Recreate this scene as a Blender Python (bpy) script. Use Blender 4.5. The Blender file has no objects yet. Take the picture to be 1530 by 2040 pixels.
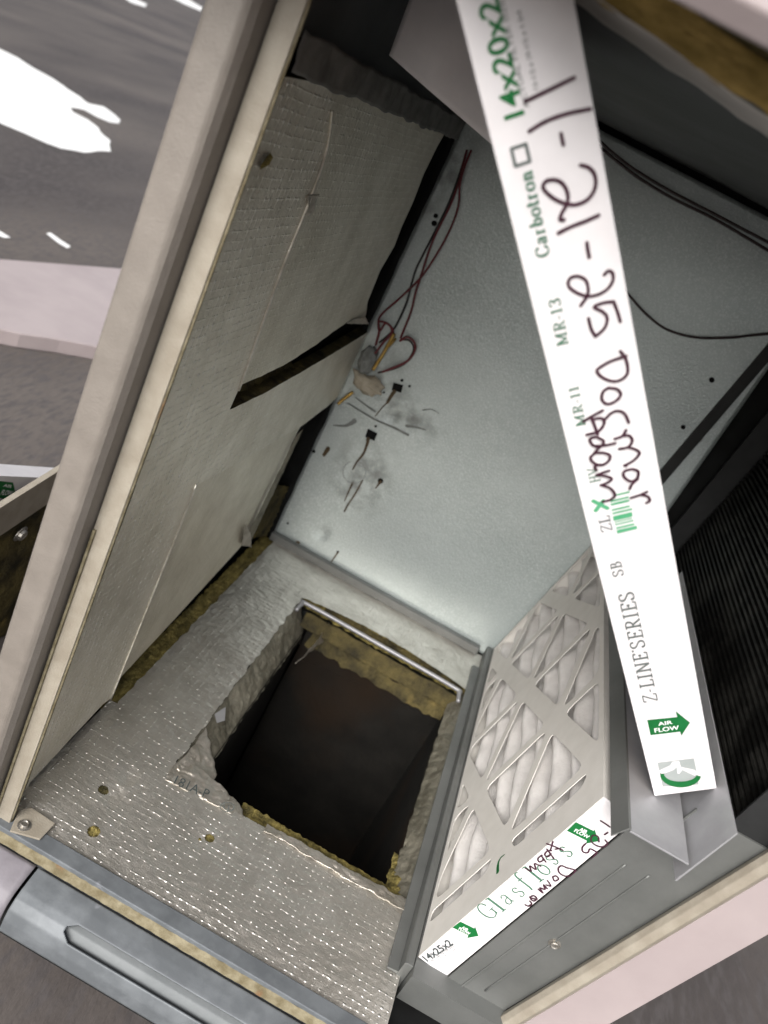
import bpy, bmesh, math, random
from mathutils import Vector, Matrix, noise
from mathutils.geometry import tessellate_polygon
random.seed(7)
S = bpy.context.scene
COL = S.collection
# ------------------------------------------------------------------ camera
CAM = Vector((0.29763, -0.70874, 0.96323))
RT = Vector((0.87332, 0.24146, 0.42309)); DN = Vector((0.48463, -0.34255, -0.80486)); FW = Vector((-0.04942, 0.90794, -0.41617))
FPX = 1652.1
cd = bpy.data.cameras.new('camera'); cam = bpy.data.objects.new('camera', cd); COL.objects.link(cam)
cd.sensor_fit = 'VERTICAL'; cd.sensor_height = 36.0; cd.lens = FPX / 2040 * 36
cd.clip_start = 0.02; cd.clip_end = 1000
m = Matrix(((RT.x, -DN.x, -FW.x, CAM.x), (RT.y, -DN.y, -FW.y, CAM.y), (RT.z, -DN.z, -FW.z, CAM.z), (0, 0, 0, 1)))
cam.matrix_world = m
cd.dof.use_dof = True; cd.dof.focus_distance = 1.08; cd.dof.aperture_fstop = 4.5
S.camera = cam
# ------------------------------------------------------------------ light
SUN_EL, SUN_AZ = math.radians(36), math.radians(-12)      # azimuth measured from -Y towards +X
w = bpy.data.worlds.new('World'); S.world = w; w.use_nodes = True
nt = w.node_tree; bg = nt.nodes['Background']
sky = nt.nodes.new('ShaderNodeTexSky'); sky.sky_type = 'NISHITA'; sky.sun_disc = False
sky.sun_elevation = SUN_EL; sky.sun_rotation = math.pi - SUN_AZ; sky.dust_density = 4.0; sky.air_density = 1.0
hs = nt.nodes.new('ShaderNodeHueSaturation'); hs.inputs['Saturation'].default_value = 0.3   # cloudy: far less blue
nt.links.new(sky.outputs[0], hs.inputs['Color'])
nt.links.new(hs.outputs[0], bg.inputs[0]); bg.inputs[1].default_value = 0.07
sl = bpy.data.lights.new('sun', 'SUN'); sl.energy = 1.5; sl.angle = math.radians(38); sl.color = (1, .965, .92)
so = bpy.data.objects.new('sun', sl); COL.objects.link(so)
sd = Vector((math.sin(SUN_AZ) * math.cos(SUN_EL), -math.cos(SUN_AZ) * math.cos(SUN_EL), math.sin(SUN_EL)))
so.rotation_euler = sd.to_track_quat('Z', 'Y').to_euler(); so.location = sd * 6
S.view_settings.view_transform = 'Standard'; S.view_settings.look = 'None'
S.view_settings.exposure = 1.5; S.view_settings.gamma = 1.0; S.view_settings.use_curve_mapping = False

# ------------------------------------------------------------------ helpers
def ray(x, y): return RT * ((x - 765) / FPX) + DN * ((y - 1020) / FPX) + FW
def at(x, y, ax, v):
    d = ray(x, y); return CAM + d * ((v - CAM[ax]) / d[ax])
def onplane(x, y, o, n):
    d = ray(x, y); return CAM + d * ((o - CAM).dot(n) / d.dot(n))

def empty(name, loc, label=None, cat=None, group=None):
    o = bpy.data.objects.new(name, None); COL.objects.link(o); o.location = loc; o.empty_display_size = .05
    if label: o['label'] = label; o['category'] = cat
    if group: o['group'] = group
    return o
def attach(o, parent):
    if parent is not None:
        loc = parent.location.copy(); pp = parent.parent
        mw = Matrix.Translation(loc) if parent.type == 'EMPTY' else Matrix.Identity(4)
        o.parent = parent
        o.matrix_parent_inverse = mw.inverted()
def mesh(name, vs, fs, mat, parent=None, smooth=False, mats=None, midx=None):
    me = bpy.data.meshes.new(name); me.from_pydata([tuple(v) for v in vs], [], fs); me.update()
    o = bpy.data.objects.new(name, me); COL.objects.link(o)
    for mm in ([mat] if mats is None else mats): me.materials.append(mm)
    if midx:
        for p, i in zip(me.polygons, midx): p.material_index = i
    if smooth:
        for p in me.polygons: p.use_smooth = True
    attach(o, parent); return o
def tag(o, label, cat, group=None, kind=None):
    if label: o['label'] = label
    if cat: o['category'] = cat
    if group: o['group'] = group
    if kind: o['kind'] = kind
    return o
def fixn(o):
    bm = bmesh.new(); bm.from_mesh(o.data); bmesh.ops.recalc_face_normals(bm, faces=bm.faces); bm.to_mesh(o.data); bm.free(); return o
def bev(o, wd=.002, seg=2):
    md = o.modifiers.new('bevel', 'BEVEL'); md.width = wd; md.segments = seg; md.limit_method = 'ANGLE'; return o
def box(name, a, b, mat, parent=None, bw=.0015):
    (x0, y0, z0), (x1, y1, z1) = a, b
    vs = [(x0,y0,z0),(x1,y0,z0),(x1,y1,z0),(x0,y1,z0),(x0,y0,z1),(x1,y0,z1),(x1,y1,z1),(x0,y1,z1)]
    fs = [(0,3,2,1),(4,5,6,7),(0,1,5,4),(1,2,6,5),(2,3,7,6),(3,0,4,7)]
    o = mesh(name, vs, fs, mat, parent)
    if bw: bev(o, bw)
    return o
def extr(name, prof, d, mat, parent=None, bw=.0015, closed=True, mats=None, midx=None):
    """prof: list of 3D points (a closed outline), d: extrusion vector"""
    n = len(prof); d = Vector(d)
    vs = [Vector(p) for p in prof] + [Vector(p) + d for p in prof]
    tri = tessellate_polygon([[Vector(p) for p in prof]])
    fs = [tuple(t) for t in tri] + [tuple(i + n for i in reversed(t)) for t in tri]
    fs += [(i, (i + 1) % n, (i + 1) % n + n, i + n) for i in range(n)]
    mi = None
    if midx: mi = [midx[0]] * len(tri) + [midx[1]] * len(tri) + [midx[2]] * n
    o = fixn(mesh(name, vs, fs, mat, parent, mats=mats, midx=mi))
    if bw: bev(o, bw)
    return o
def plate(name, outer, th, mat, parent=None, holes=(), mats=None, bw=0):
    """outer / holes: coplanar 3D outlines; th: thickness vector from the front face to the back"""
    th = Vector(th); loops = [[Vector(p) for p in outer]] + [[Vector(p) for p in h] for h in holes]
    flat = [p for l in loops for p in l]; n = len(flat)
    tri = tessellate_polygon(loops)
    fs = [tuple(t) for t in tri]; mi = [0] * len(fs)
    fs += [tuple(i + n for i in reversed(t)) for t in tri]; mi += [0] * len(tri)
    k = 0
    for l in loops:
        L = len(l)
        for i in range(L):
            a, b = k + i, k + (i + 1) % L
            fs.append((a, b, b + n, a + n)); mi.append(1 if mats else 0)
        k += L
    o = fixn(mesh(name, flat + [p + th for p in flat], fs, mat, parent, mats=mats, midx=mi))
    if bw: bev(o, bw)
    return o
def catmull(pts, k=6, closed=False):
    pts = [Vector(p) for p in pts]; n = len(pts)
    if n < 3: return pts
    out = []
    rng = range(n if closed else n - 1)
    for i in rng:
        if closed: p0, p1, p2, p3 = pts[i-1], pts[i], pts[(i+1) % n], pts[(i+2) % n]
        else: p0, p1, p2, p3 = pts[max(i-1, 0)], pts[i], pts[i+1], pts[min(i+2, n-1)]
        for j in range(k):
            t = j / k
            out.append(.5*((2*p1)+(p2-p0)*t+(2*p0-5*p1+4*p2-p3)*t*t+(3*p1-p0-3*p2+p3)*t**3))
    if not closed: out.append(pts[-1])
    return out
def tube(name, pts, r, mat, parent=None, k=6, seg=8):
    P = catmull(pts, k); vs, fs = [], []
    up = Vector((.3, .5, .8)).normalized()
    for i, p in enumerate(P):
        t = (P[min(i+1, len(P)-1)] - P[max(i-1, 0)]).normalized()
        a = t.cross(up); a = a.normalized() if a.length > 1e-4 else t.orthogonal().normalized(); b = t.cross(a)
        for j in range(seg):
            g = 2*math.pi*j/seg; vs.append(p + a*(r*math.cos(g)) + b*(r*math.sin(g)))
        if i:
            q = (i-1)*seg
            for j in range(seg): fs.append((q+j, q+(j+1) % seg, q+seg+(j+1) % seg, q+seg+j))
    fs.append(tuple(range(seg))[::-1]); fs.append(tuple(range(len(vs)-seg, len(vs))))
    return fixn(mesh(name, vs, fs, mat, parent, smooth=True))
def grid(name, f, nu, nv, mat, parent=None, smooth=True, skip=None):
    """f(u,v) -> 3D, u,v in 0..1"""
    vs = [f(i/nu, j/nv) for j in range(nv+1) for i in range(nu+1)]
    fs = []
    for j in range(nv):
        for i in range(nu):
            if skip and skip((i+.5)/nu, (j+.5)/nv): continue
            a = j*(nu+1)+i; fs.append((a, a+1, a+nu+2, a+nu+1))
    return mesh(name, vs, fs, mat, parent, smooth=smooth)
def nz(v, s=1.0, o=0): return noise.noise(Vector(v)*s + Vector((o, o*1.7, -o)))

# ------------------------------------------------------------------ materials
def mat(name, col, rough=.5, metal=0., col2=None, nscale=8., bump=0., bscale=60., spec=.5, bdist=.002, detail=6., stretch=None, fac=(.35,.65), col3=None, n3=30., f3=(.55,.7)):
    M = bpy.data.materials.new(name); M.use_nodes = True; t = M.node_tree; N = t.nodes; L = t.links
    b = N['Principled BSDF']; b.inputs['Roughness'].default_value = rough; b.inputs['Metallic'].default_value = metal
    b.inputs['Specular IOR Level'].default_value = spec; b.inputs['Base Color'].default_value = (*col, 1)
    tc = N.new('ShaderNodeTexCoord'); vec = tc.outputs['Object']
    if stretch:
        mp = N.new('ShaderNodeMapping'); mp.inputs['Scale'].default_value = stretch; L.new(vec, mp.inputs[0]); vec = mp.outputs[0]
    out = None
    if col2:
        n = N.new('ShaderNodeTexNoise'); n.inputs['Scale'].default_value = nscale; n.inputs['Detail'].default_value = detail; n.inputs['Roughness'].default_value = .6; L.new(vec, n.inputs['Vector'])
        r = N.new('ShaderNodeMapRange'); r.inputs[1].default_value, r.inputs[2].default_value = fac; L.new(n.outputs['Fac'], r.inputs[0])
        mx = N.new('ShaderNodeMix'); mx.data_type = 'RGBA'; mx.inputs[6].default_value = (*col, 1); mx.inputs[7].default_value = (*col2, 1)
        L.new(r.outputs[0], mx.inputs[0]); out = mx.outputs[2]
        if col3:
            n2 = N.new('ShaderNodeTexNoise'); n2.inputs['Scale'].default_value = n3; n2.inputs['Detail'].default_value = 5; L.new(vec, n2.inputs['Vector'])
            r2 = N.new('ShaderNodeMapRange'); r2.inputs[1].default_value, r2.inputs[2].default_value = f3; L.new(n2.outputs['Fac'], r2.inputs[0])
            m2 = N.new('ShaderNodeMix'); m2.data_type = 'RGBA'; m2.inputs[7].default_value = (*col3, 1); L.new(out, m2.inputs[6]); L.new(r2.outputs[0], m2.inputs[0]); out = m2.outputs[2]
        L.new(out, b.inputs['Base Color'])
    if bump:
        n = N.new('ShaderNodeTexNoise'); n.inputs['Scale'].default_value = bscale; n.inputs['Detail'].default_value = 5; L.new(vec, n.inputs['Vector'])
        bp = N.new('ShaderNodeBump'); bp.inputs['Strength'].default_value = bump; bp.inputs['Distance'].default_value = bdist
        L.new(n.outputs['Fac'], bp.inputs['Height']); L.new(bp.outputs[0], b.inputs['Normal'])
    return M

def smudge(M, cx_, cz_, rx_, rz_, col):
    t = M.node_tree; N = t.nodes; L = t.links; P = N['Principled BSDF']
    src = P.inputs['Base Color'].links[0].from_socket
    tc = N.new('ShaderNodeTexCoord'); mp = N.new('ShaderNodeMapping'); mp.vector_type = 'POINT'
    mp.inputs['Location'].default_value = (-cx_/rx_, 0, -cz_/rz_); mp.inputs['Scale'].default_value = (1/rx_, .01, 1/rz_)
    L.new(tc.outputs['Object'], mp.inputs[0])
    g = N.new('ShaderNodeTexGradient'); g.gradient_type = 'SPHERICAL'; L.new(mp.outputs[0], g.inputs[0])
    n = N.new('ShaderNodeTexNoise'); n.inputs['Scale'].default_value = 28; n.inputs['Detail'].default_value = 6; L.new(tc.outputs['Object'], n.inputs['Vector'])
    r = N.new('ShaderNodeMapRange'); r.inputs[1].default_value = .42; r.inputs[2].default_value = .66; L.new(n.outputs['Fac'], r.inputs[0])
    m = N.new('ShaderNodeMath'); m.operation = 'MULTIPLY'; L.new(g.outputs['Fac'], m.inputs[0]); L.new(r.outputs[0], m.inputs[1])
    x = N.new('ShaderNodeMix'); x.data_type = 'RGBA'; x.inputs[7].default_value = (*col, 1); L.new(src, x.inputs[6]); L.new(m.outputs[0], x.inputs[0])
    L.new(x.outputs[2], P.inputs['Base Color'])

def foil(name, a, bx, pa, pb, col=(.74,.71,.66), col2=(.52,.495,.45), rough=.42, grid_h=1.0, wrink=.5, metal=.85, glint_mix=.55, gdist=.0012):
    """foil-scrim-kraft facing: reinforcing threads in a grid along two axes, wrinkles, dirt"""
    M = bpy.data.materials.new(name); M.use_nodes = True; t = M.node_tree; N = t.nodes; L = t.links
    P = N['Principled BSDF']; P.inputs['Metallic'].default_value = metal
    tc = N.new('ShaderNodeTexCoord'); 
    dn = N.new('ShaderNodeTexNoise'); dn.inputs['Scale'].default_value = 14; L.new(tc.outputs['Object'], dn.inputs['Vector'])
    dv = N.new('ShaderNodeVectorMath'); dv.operation = 'SCALE'; dv.inputs[3].default_value = .006; L.new(dn.outputs['Color'], dv.inputs[0])
    ad = N.new('ShaderNodeVectorMath'); L.new(tc.outputs['Object'], ad.inputs[0]); L.new(dv.outputs[0], ad.inputs[1])
    sx = N.new('ShaderNodeSeparateXYZ'); L.new(ad.outputs[0], sx.inputs[0])
    def mth(op, x, y=None):
        n = N.new('ShaderNodeMath'); n.operation = op
        for i, q in enumerate((x, y)):
            if q is None: continue
            if isinstance(q, (int, float)): n.inputs[i].default_value = q
            else: L.new(q, n.inputs[i])
        return n.outputs[0]
    def line(ax, p, wd):
        f = mth('FRACT', mth('DIVIDE', sx.outputs[ax], p)); d = mth('ABSOLUTE', mth('SUBTRACT', f, .5))
        r = N.new('ShaderNodeMapRange'); r.interpolation_type = 'SMOOTHSTEP'; r.inputs[1].default_value = 0; r.inputs[2].default_value = wd; r.inputs[3].default_value = 1; r.inputs[4].default_value = 0
        L.new(d, r.inputs[0]); return r.outputs[0]
    msc = [1., 1., 1.]; msc[a] = 130.; msc[bx] = 60.
    mpb = N.new('ShaderNodeMapping'); mpb.inputs['Scale'].default_value = msc; L.new(tc.outputs['Object'], mpb.inputs[0])
    brk = N.new('ShaderNodeTexNoise'); brk.inputs['Scale'].default_value = 1; brk.inputs['Detail'].default_value = 3; L.new(mpb.outputs[0], brk.inputs['Vector'])
    stn = N.new('ShaderNodeTexNoise'); stn.inputs['Scale'].default_value = 1.6; stn.inputs['Detail'].default_value = 4; stn.inputs['Roughness'].default_value = .7; L.new(mpb.outputs[0], stn.inputs['Vector'])
    br = N.new('ShaderNodeMapRange'); br.inputs[1].default_value = .42; br.inputs[2].default_value = .64; L.new(brk.outputs['Fac'], br.inputs[0])
    la, lb = line(a, pa, .20), line(bx, pb, .30)
    g = mth('MULTIPLY', mth('ADD', mth('MULTIPLY', la, mth('ADD', mth('MULTIPLY', lb, .75), .25)), mth('MULTIPLY', line(bx, pb, .12), .3)), br.outputs[0])
    wn = N.new('ShaderNodeTexNoise'); wn.inputs['Scale'].default_value = 42; wn.inputs['Detail'].default_value = 6; wn.inputs['Roughness'].default_value = .65; L.new(tc.outputs['Object'], wn.inputs['Vector'])
    b1 = N.new('ShaderNodeBump'); b1.inputs['Strength'].default_value = wrink; b1.inputs['Distance'].default_value = .004; L.new(wn.outputs['Fac'], b1.inputs['Height'])
    b2 = N.new('ShaderNodeBump'); b2.inputs['Strength'].default_value = grid_h; b2.inputs['Distance'].default_value = gdist; L.new(g, b2.inputs['Height'])
    b3 = N.new('ShaderNodeBump'); b3.inputs['Strength'].default_value = wrink*.45; b3.inputs['Distance'].default_value = .0022; L.new(stn.outputs['Fac'], b3.inputs['Height']); L.new(b1.outputs[0], b3.inputs['Normal']); L.new(b3.outputs[0], b2.inputs['Normal'])
    L.new(b2.outputs[0], P.inputs['Normal'])
    cn = N.new('ShaderNodeTexNoise'); cn.inputs['Scale'].default_value = 11; cn.inputs['Detail'].default_value = 8; cn.inputs['Roughness'].default_value = .7; L.new(tc.outputs['Object'], cn.inputs['Vector'])
    cr = N.new('ShaderNodeMapRange'); cr.inputs[1].default_value = .36; cr.inputs[2].default_value = .66; L.new(cn.outputs['Fac'], cr.inputs[0])
    mx = N.new('ShaderNodeMix'); mx.data_type = 'RGBA'; mx.inputs[6].default_value = (*col, 1); mx.inputs[7].default_value = (*col2, 1); L.new(cr.outputs[0], mx.inputs[0])
    m2 = N.new('ShaderNodeMix'); m2.data_type = 'RGBA'; m2.inputs[7].default_value = (.93,.92,.90,1); L.new(mx.outputs[2], m2.inputs[6]); L.new(mth('MULTIPLY', g, glint_mix*min(1, grid_h)), m2.inputs[0])  # thread glints painted in: base colour lightened along the broken grid
    L.new(m2.outputs[2], P.inputs['Base Color'])
    rr = N.new('ShaderNodeMapRange'); rr.inputs[3].default_value = rough-.08; rr.inputs[4].default_value = rough+.16; L.new(cn.outputs['Fac'], rr.inputs[0]); L.new(rr.outputs[0], P.inputs['Roughness'])
    return M

FOIL_FLOOR = foil('foil_floor', 1, 0, .0105, .0095, wrink=.65, rough=.33, grid_h=1.1, glint_mix=.35)
FOIL_WALL = foil('foil_wall', 1, 2, .0125, .0105, col=(.84,.795,.70), col2=(.64,.60,.50), rough=.30, wrink=.75, grid_h=1.5, metal=.7, glint_mix=.95, gdist=.002)
FOIL_PANEL = foil('foil_panel', 1, 2, .0125, .0105, col=(.80,.75,.645), col2=(.62,.575,.47), rough=.33, wrink=.7, grid_h=.9, metal=.7, glint_mix=.5, gdist=.0016)
TAPE = foil('foil_tape', 1, 0, .05, .05, col=(.62,.58,.53), col2=(.34,.31,.26), rough=.36, wrink=1.0, grid_h=0, metal=.85)
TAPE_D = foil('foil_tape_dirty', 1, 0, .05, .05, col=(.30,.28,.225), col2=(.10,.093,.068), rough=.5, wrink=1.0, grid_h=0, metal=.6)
FOLD = mat('bright_foil_fold', (.86,.84,.78), .3, .9, (.6,.57,.5), 60, .8, 120, bdist=.002)
GALV = mat('galvanised_wall', (.47,.525,.525), .43, .5, (.385,.435,.435), 5, .55, 240, bdist=.0014, fac=(.3,.7), col3=(.51,.56,.56), n3=330, f3=(.5,.62))
BRACK = mat('bright_bracket', (.80,.79,.81), .55, .1, (.70,.69,.71), 12, .2, 160, bdist=.001)
GALV_D = mat('galvanised_grey', (.17,.175,.17), .5, .45, (.13,.135,.13), 9, .2, 180, bdist=.001)
GALV_L = mat('galvanised_light', (.38,.38,.395), .5, .5, (.31,.31,.325), 14, .2, 160, bdist=.001)
RAIL = mat('galvanised_rail', (.15,.163,.175), .6, .25, (.108,.118,.128), 22, .25, 140, bdist=.001, fac=(.4,.6), col3=(.30,.305,.34), n3=9, f3=(.66,.69))
PAINT = mat('beige_paint', (.190,.170,.150), .5, 0, (.158,.140,.123), 34, .6, 420, bdist=.0008, fac=(.35,.7), col3=(.125,.108,.096), n3=9, f3=(.60,.80))
PAINT_L = mat('cream_paint', (.285,.258,.212), .5, 0, (.225,.198,.158), 30, .6, 380, bdist=.0008, col3=(.185,.16,.125), n3=12, f3=(.60,.80))
PAINTP = mat('worn_purple_grey_paint', (.20,.185,.205), .6, 0, (.15,.14,.155), 25, .3, 160, bdist=.001)
PINK = mat('pale_paint', (.34,.29,.29), .45, 0, (.29,.245,.247), 5, .2, 240, bdist=.0006)
FIBER = mat('yellow_fibreglass', (.27,.22,.075), .95, 0, (.09,.075,.028), 90, 1., 420, bdist=.004, spec=.1, stretch=(1,.45,1), col3=(.05,.045,.025), n3=26, f3=(.55,.75))
FIBER_O = mat('amber_fibreglass', (.52,.37,.13), .95, 0, (.26,.19,.06), 70, 1., 300, bdist=.004, spec=.1, stretch=(.4,1,1))
FIBER_D = mat('dirty_fibreglass', (.105,.085,.036), .95, 0, (.03,.027,.018), 20, 1., 150, bdist=.006, spec=.1, col3=(.20,.15,.055), n3=14, f3=(.6,.75))
RAILW = mat('rail_inside', (.135,.145,.15), .6, .3, (.11,.12,.125), 14, .2, 120)
GASKET = mat('old_gasket', (.21,.185,.125), .85, 0, (.115,.095,.055), 60, .6, 200, bdist=.002, spec=.2, col3=(.15,.075,.035), n3=14, f3=(.66,.74))
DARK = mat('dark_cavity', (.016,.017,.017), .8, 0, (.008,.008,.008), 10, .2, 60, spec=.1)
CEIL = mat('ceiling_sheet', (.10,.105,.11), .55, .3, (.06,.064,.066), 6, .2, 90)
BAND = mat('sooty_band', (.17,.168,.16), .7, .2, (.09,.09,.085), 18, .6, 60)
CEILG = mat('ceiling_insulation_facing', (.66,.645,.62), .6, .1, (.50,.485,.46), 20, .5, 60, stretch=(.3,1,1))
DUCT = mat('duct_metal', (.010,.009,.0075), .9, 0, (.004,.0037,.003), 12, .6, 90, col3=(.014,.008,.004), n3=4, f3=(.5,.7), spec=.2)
CARD = mat('white_cardboard', (.70,.68,.695), .62, 0, (.63,.61,.625), 14, .25, 40, bdist=.002, spec=.3)
CARDG = mat('grey_cardboard', (.66,.64,.605), .75, 0, (.61,.59,.555), 30, .25, 300, bdist=.0005, spec=.2)
KRAFT = mat('kraft_edge', (.36,.21,.11), .8, 0, (.26,.15,.08), 40, .3, 200, spec=.2)
MEDIA = mat('pleated_media', (.70,.68,.665), .95, 0, (.60,.58,.565), 26, .6, 240, bdist=.0015, spec=.1)
INK = mat('marker_ink', (.035,.011,.02), .5, 0, (.055,.018,.032), 120, spec=.3)
GREEN = mat('green_print', (.005,.115,.026), .5, 0, (.008,.135,.035), 60, spec=.3)
GREEN_L = mat('pale_green_print', (.05,.29,.13), .55, 0, (.09,.34,.18), 40, spec=.3)
PRINT = mat('grey_green_print', (.05,.13,.085), .55, 0, (.08,.17,.115), 60, spec=.3)
PRINTG = mat('grey_print', (.085,.10,.097), .55, 0, (.13,.145,.14), 60, spec=.3)
PRINTD = mat('dark_print', (.04,.05,.05), .55, 0, (.06,.07,.07), 60, spec=.3)
LOGOG = mat('pale_grey_print', (.30,.33,.325), .6, 0, (.35,.375,.37), 30, spec=.3)
WHITEP = mat('white_print', (.85,.85,.85), .6, 0, (.8,.8,.8), 30, spec=.3)
RUST = mat('rust_stain', (.12,.085,.05), .9, 0, (.06,.045,.03), 90, .4, 200, spec=.1)
GRIME = mat('grey_grime', (.17,.18,.175), .85, 0, (.26,.275,.27), 60, .3, 120, spec=.1)
HOLE = mat('black_hole', (.008,.008,.008), .9, 0, (.012,.012,.012), 30, spec=.05)
RED = mat('red_wire', (.15,.012,.02), .45, 0, (.11,.01,.015), 50)
DWIRE = mat('dark_wire', (.028,.012,.014), .45, 0, (.02,.01,.012), 50)
BLACKW = mat('black_wire', (.014,.014,.015), .5, 0, (.02,.02,.02), 50)
BRASS = mat('brass', (.62,.42,.13), .38, .9, (.42,.27,.08), 70)
PUTTY = mat('putty', (.46,.42,.34), .75, 0, (.34,.30,.23), 40, .6, 60, bdist=.004)
SCREW = mat('zinc_screw', (.40,.385,.36), .4, .8, (.25,.23,.2), 120)
COILM = mat('coil_metal', (.02,.021,.022), .6, .3, (.012,.0125,.013), 30)
FINM = mat('coil_fin', (.05,.049,.044), .5, .6, (.012,.012,.011), 16, fac=(.42,.56))
ROOF = mat('roof_membrane', (.048,.042,.042), .8, 0, (.10,.087,.080), .8, .7, 60, spec=.25, bdist=.006, fac=(.40,.62), stretch=(1.2,.35,1), col3=(.075,.067,.066), n3=55, f3=(.48,.62), detail=9.)
PUDDLE_GLARE = mat('painted_puddle_glare', (.80,.80,.79), .5, 0, (.55,.54,.53), 3, .3, 60, fac=(.55,.8))  # sky glare of wet puddles put into a plain white colour

# ------------------------------------------------------------------ the setting: roof outside
ROOFZ = -.15
def rz(x, y, up=0): return at(x, y, 2, ROOFZ + up)
o = mesh('roof', [(x, y, ROOFZ) for y in (-60,.16,.86,400) for x in (-300,.14,.61,60)], [(j*4+i, j*4+i+1, j*4+i+5, j*4+i+4) for j in range(3) for i in range(3) if (i, j) != (1, 1)], ROOF); o['kind'] = 'structure'
z8 = lambda a, b: (a/2.833, b/2.833)
def glare_patch(pts, label, group=None):
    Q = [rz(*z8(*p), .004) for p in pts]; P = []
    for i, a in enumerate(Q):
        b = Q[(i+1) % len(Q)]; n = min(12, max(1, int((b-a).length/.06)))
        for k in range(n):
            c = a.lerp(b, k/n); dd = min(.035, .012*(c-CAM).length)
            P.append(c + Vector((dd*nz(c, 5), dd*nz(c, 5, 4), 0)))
    o = mesh('puddle_glare_patch', P, [tuple(t) for t in tessellate_polygon([P])], PUDDLE_GLARE); fixn(o)  # flat white sheet in place of a puddle's bright reflection
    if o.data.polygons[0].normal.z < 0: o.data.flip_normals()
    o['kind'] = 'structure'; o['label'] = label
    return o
glare_patch([(-420,30),(-150,180),(0,275),(100,325),(200,390),(300,445),(380,500),(450,545),(500,585),(590,605),(630,640),(680,680),(670,696),(600,680),(540,655),(480,620),(400,608),(430,640),(500,675),(540,710),(560,740),(590,765),(632,800),(636,830),(622,857),(540,853),(480,862),(420,852),(350,838),(260,805),(150,755),(70,720),(0,692),(-420,560)], 'large painted white puddle glare on the grey roof left of the post')
glare_patch([(275,1318),(300,1315),(340,1350),(388,1385),(365,1392),(320,1362)], 'small painted white puddle glare on the roof just above the pale sheet')
glare_patch([(-60,1270),(0,1298),(60,1335),(30,1338),(-60,1300)], 'thin painted white puddle glare at the left edge of the roof')
glare_patch([(690,-22),(760,-8),(830,25),(815,38),(740,14)], 'short white streak of painted puddle glare far off on the roof')
glare_patch([(960,-20),(1060,-5),(1145,45),(1135,62),(1040,22)], 'far white streak of painted puddle glare on the roof touching the post')

# ------------------------------------------------------------------ rooftop unit
U = empty('rooftop_unit', (.33, .48, ROOFZ), 'opened beige rooftop air unit with foil lined cabinet and black duct opening', 'air unit')

# --- corner post
prof = [(.021,.012),(.021,0),(-.002,0),(-.002,-.004)]
post = extr('corner_post', [(-.004,-.005,-.06),(-.004,-.022,-.06),(-.008,-.030,-.06),(-.013,-.034,-.06),(-.040,-.034,-.06),(-.044,-.030,-.06),(-.044,.03,-.06),(-.004,.03,-.06)], (0,0,1.20), PAINT, U, .0025)
o = box('post_flange', (-.0025,0,-.012), (.0205,.006,1.10), PAINT_L, U, .001)
box('seal_strip', (-.0015,-.0035,-.01), (.0018,.0,.46), GASKET, U, .0008)
tube('flange_bead', [(.0205,.004,.0),(.0212,.004,.25),(.0205,.004,.5),(.0212,.004,.8),(.0205,.004,1.1)], .0018, GASKET, U)
box('cabinet_side', (-.044,.03,-.06), (-.0415,1.0,1.08), PAINT, U, 0)
# corner bracket with bolt
br = plate('corner_bracket', [at(x,y,2,.006) for x,y in ((38,1612),(62,1608),(110,1640),(80,1672),(20,1655))], (0,0,-.003), PAINT_L, U, bw=.001)
def bolt(c, n, r, parent, mt=SCREW, name='screw'):
    n = Vector(n).normalized(); a = n.orthogonal().normalized(); b = n.cross(a); c = Vector(c); vs, fs = [], []
    rings = [(r*1.5,0),(r*1.5,r*.2),(r*1.05,r*.25),(r,r*.7),(r*.75,r*.85),(r*.6,r*.62)]
    k = 12
    for rr, h in rings:
        for j in range(k):
            g = 2*math.pi*j/k; vs.append(c + n*h + a*(rr*math.cos(g)) + b*(rr*math.sin(g)))
    for i in range(len(rings)-1):
        for j in range(k): fs.append((i*k+j, i*k+(j+1) % k, (i+1)*k+(j+1) % k, (i+1)*k+j))
    fs.append(tuple(range((len(rings)-1)*k, len(rings)*k)))
    return fixn(mesh(name, vs, fs, mt, parent, smooth=False))
bolt(at(48,1645,2,.006), (0,0,1), .0058, br, name='bolt')

# --- base rail at the front
def xr(poly, x0, x1, name, mt, parent=U, bw=.0012): return extr(name, [(x0, y, z) for y, z in poly], (x1-x0, 0, 0), mt, parent, bw)
lip = xr([(.014,.002),(-.010,.002),(-.010,-.030),(.014,-.030)], -.03, .60, 'front_lip', RAIL)
grid('gasket_strip', lambda u, v: Vector((-.03+.63*u, -.010-.0055*v + .001*nz((u*40, v*2, 0)), -.005-.012*v+.0012*math.sin(v*math.pi) + .0012*nz((u*75, v*3, 5)))), 160, 6, GASKET, U)
rp = [(-.018,-.022),(-.046,-.026),(-.062,-.031),(-.070,-.042),(-.073,-.060),(-.073,-.075),(-.016,-.075)]
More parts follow.
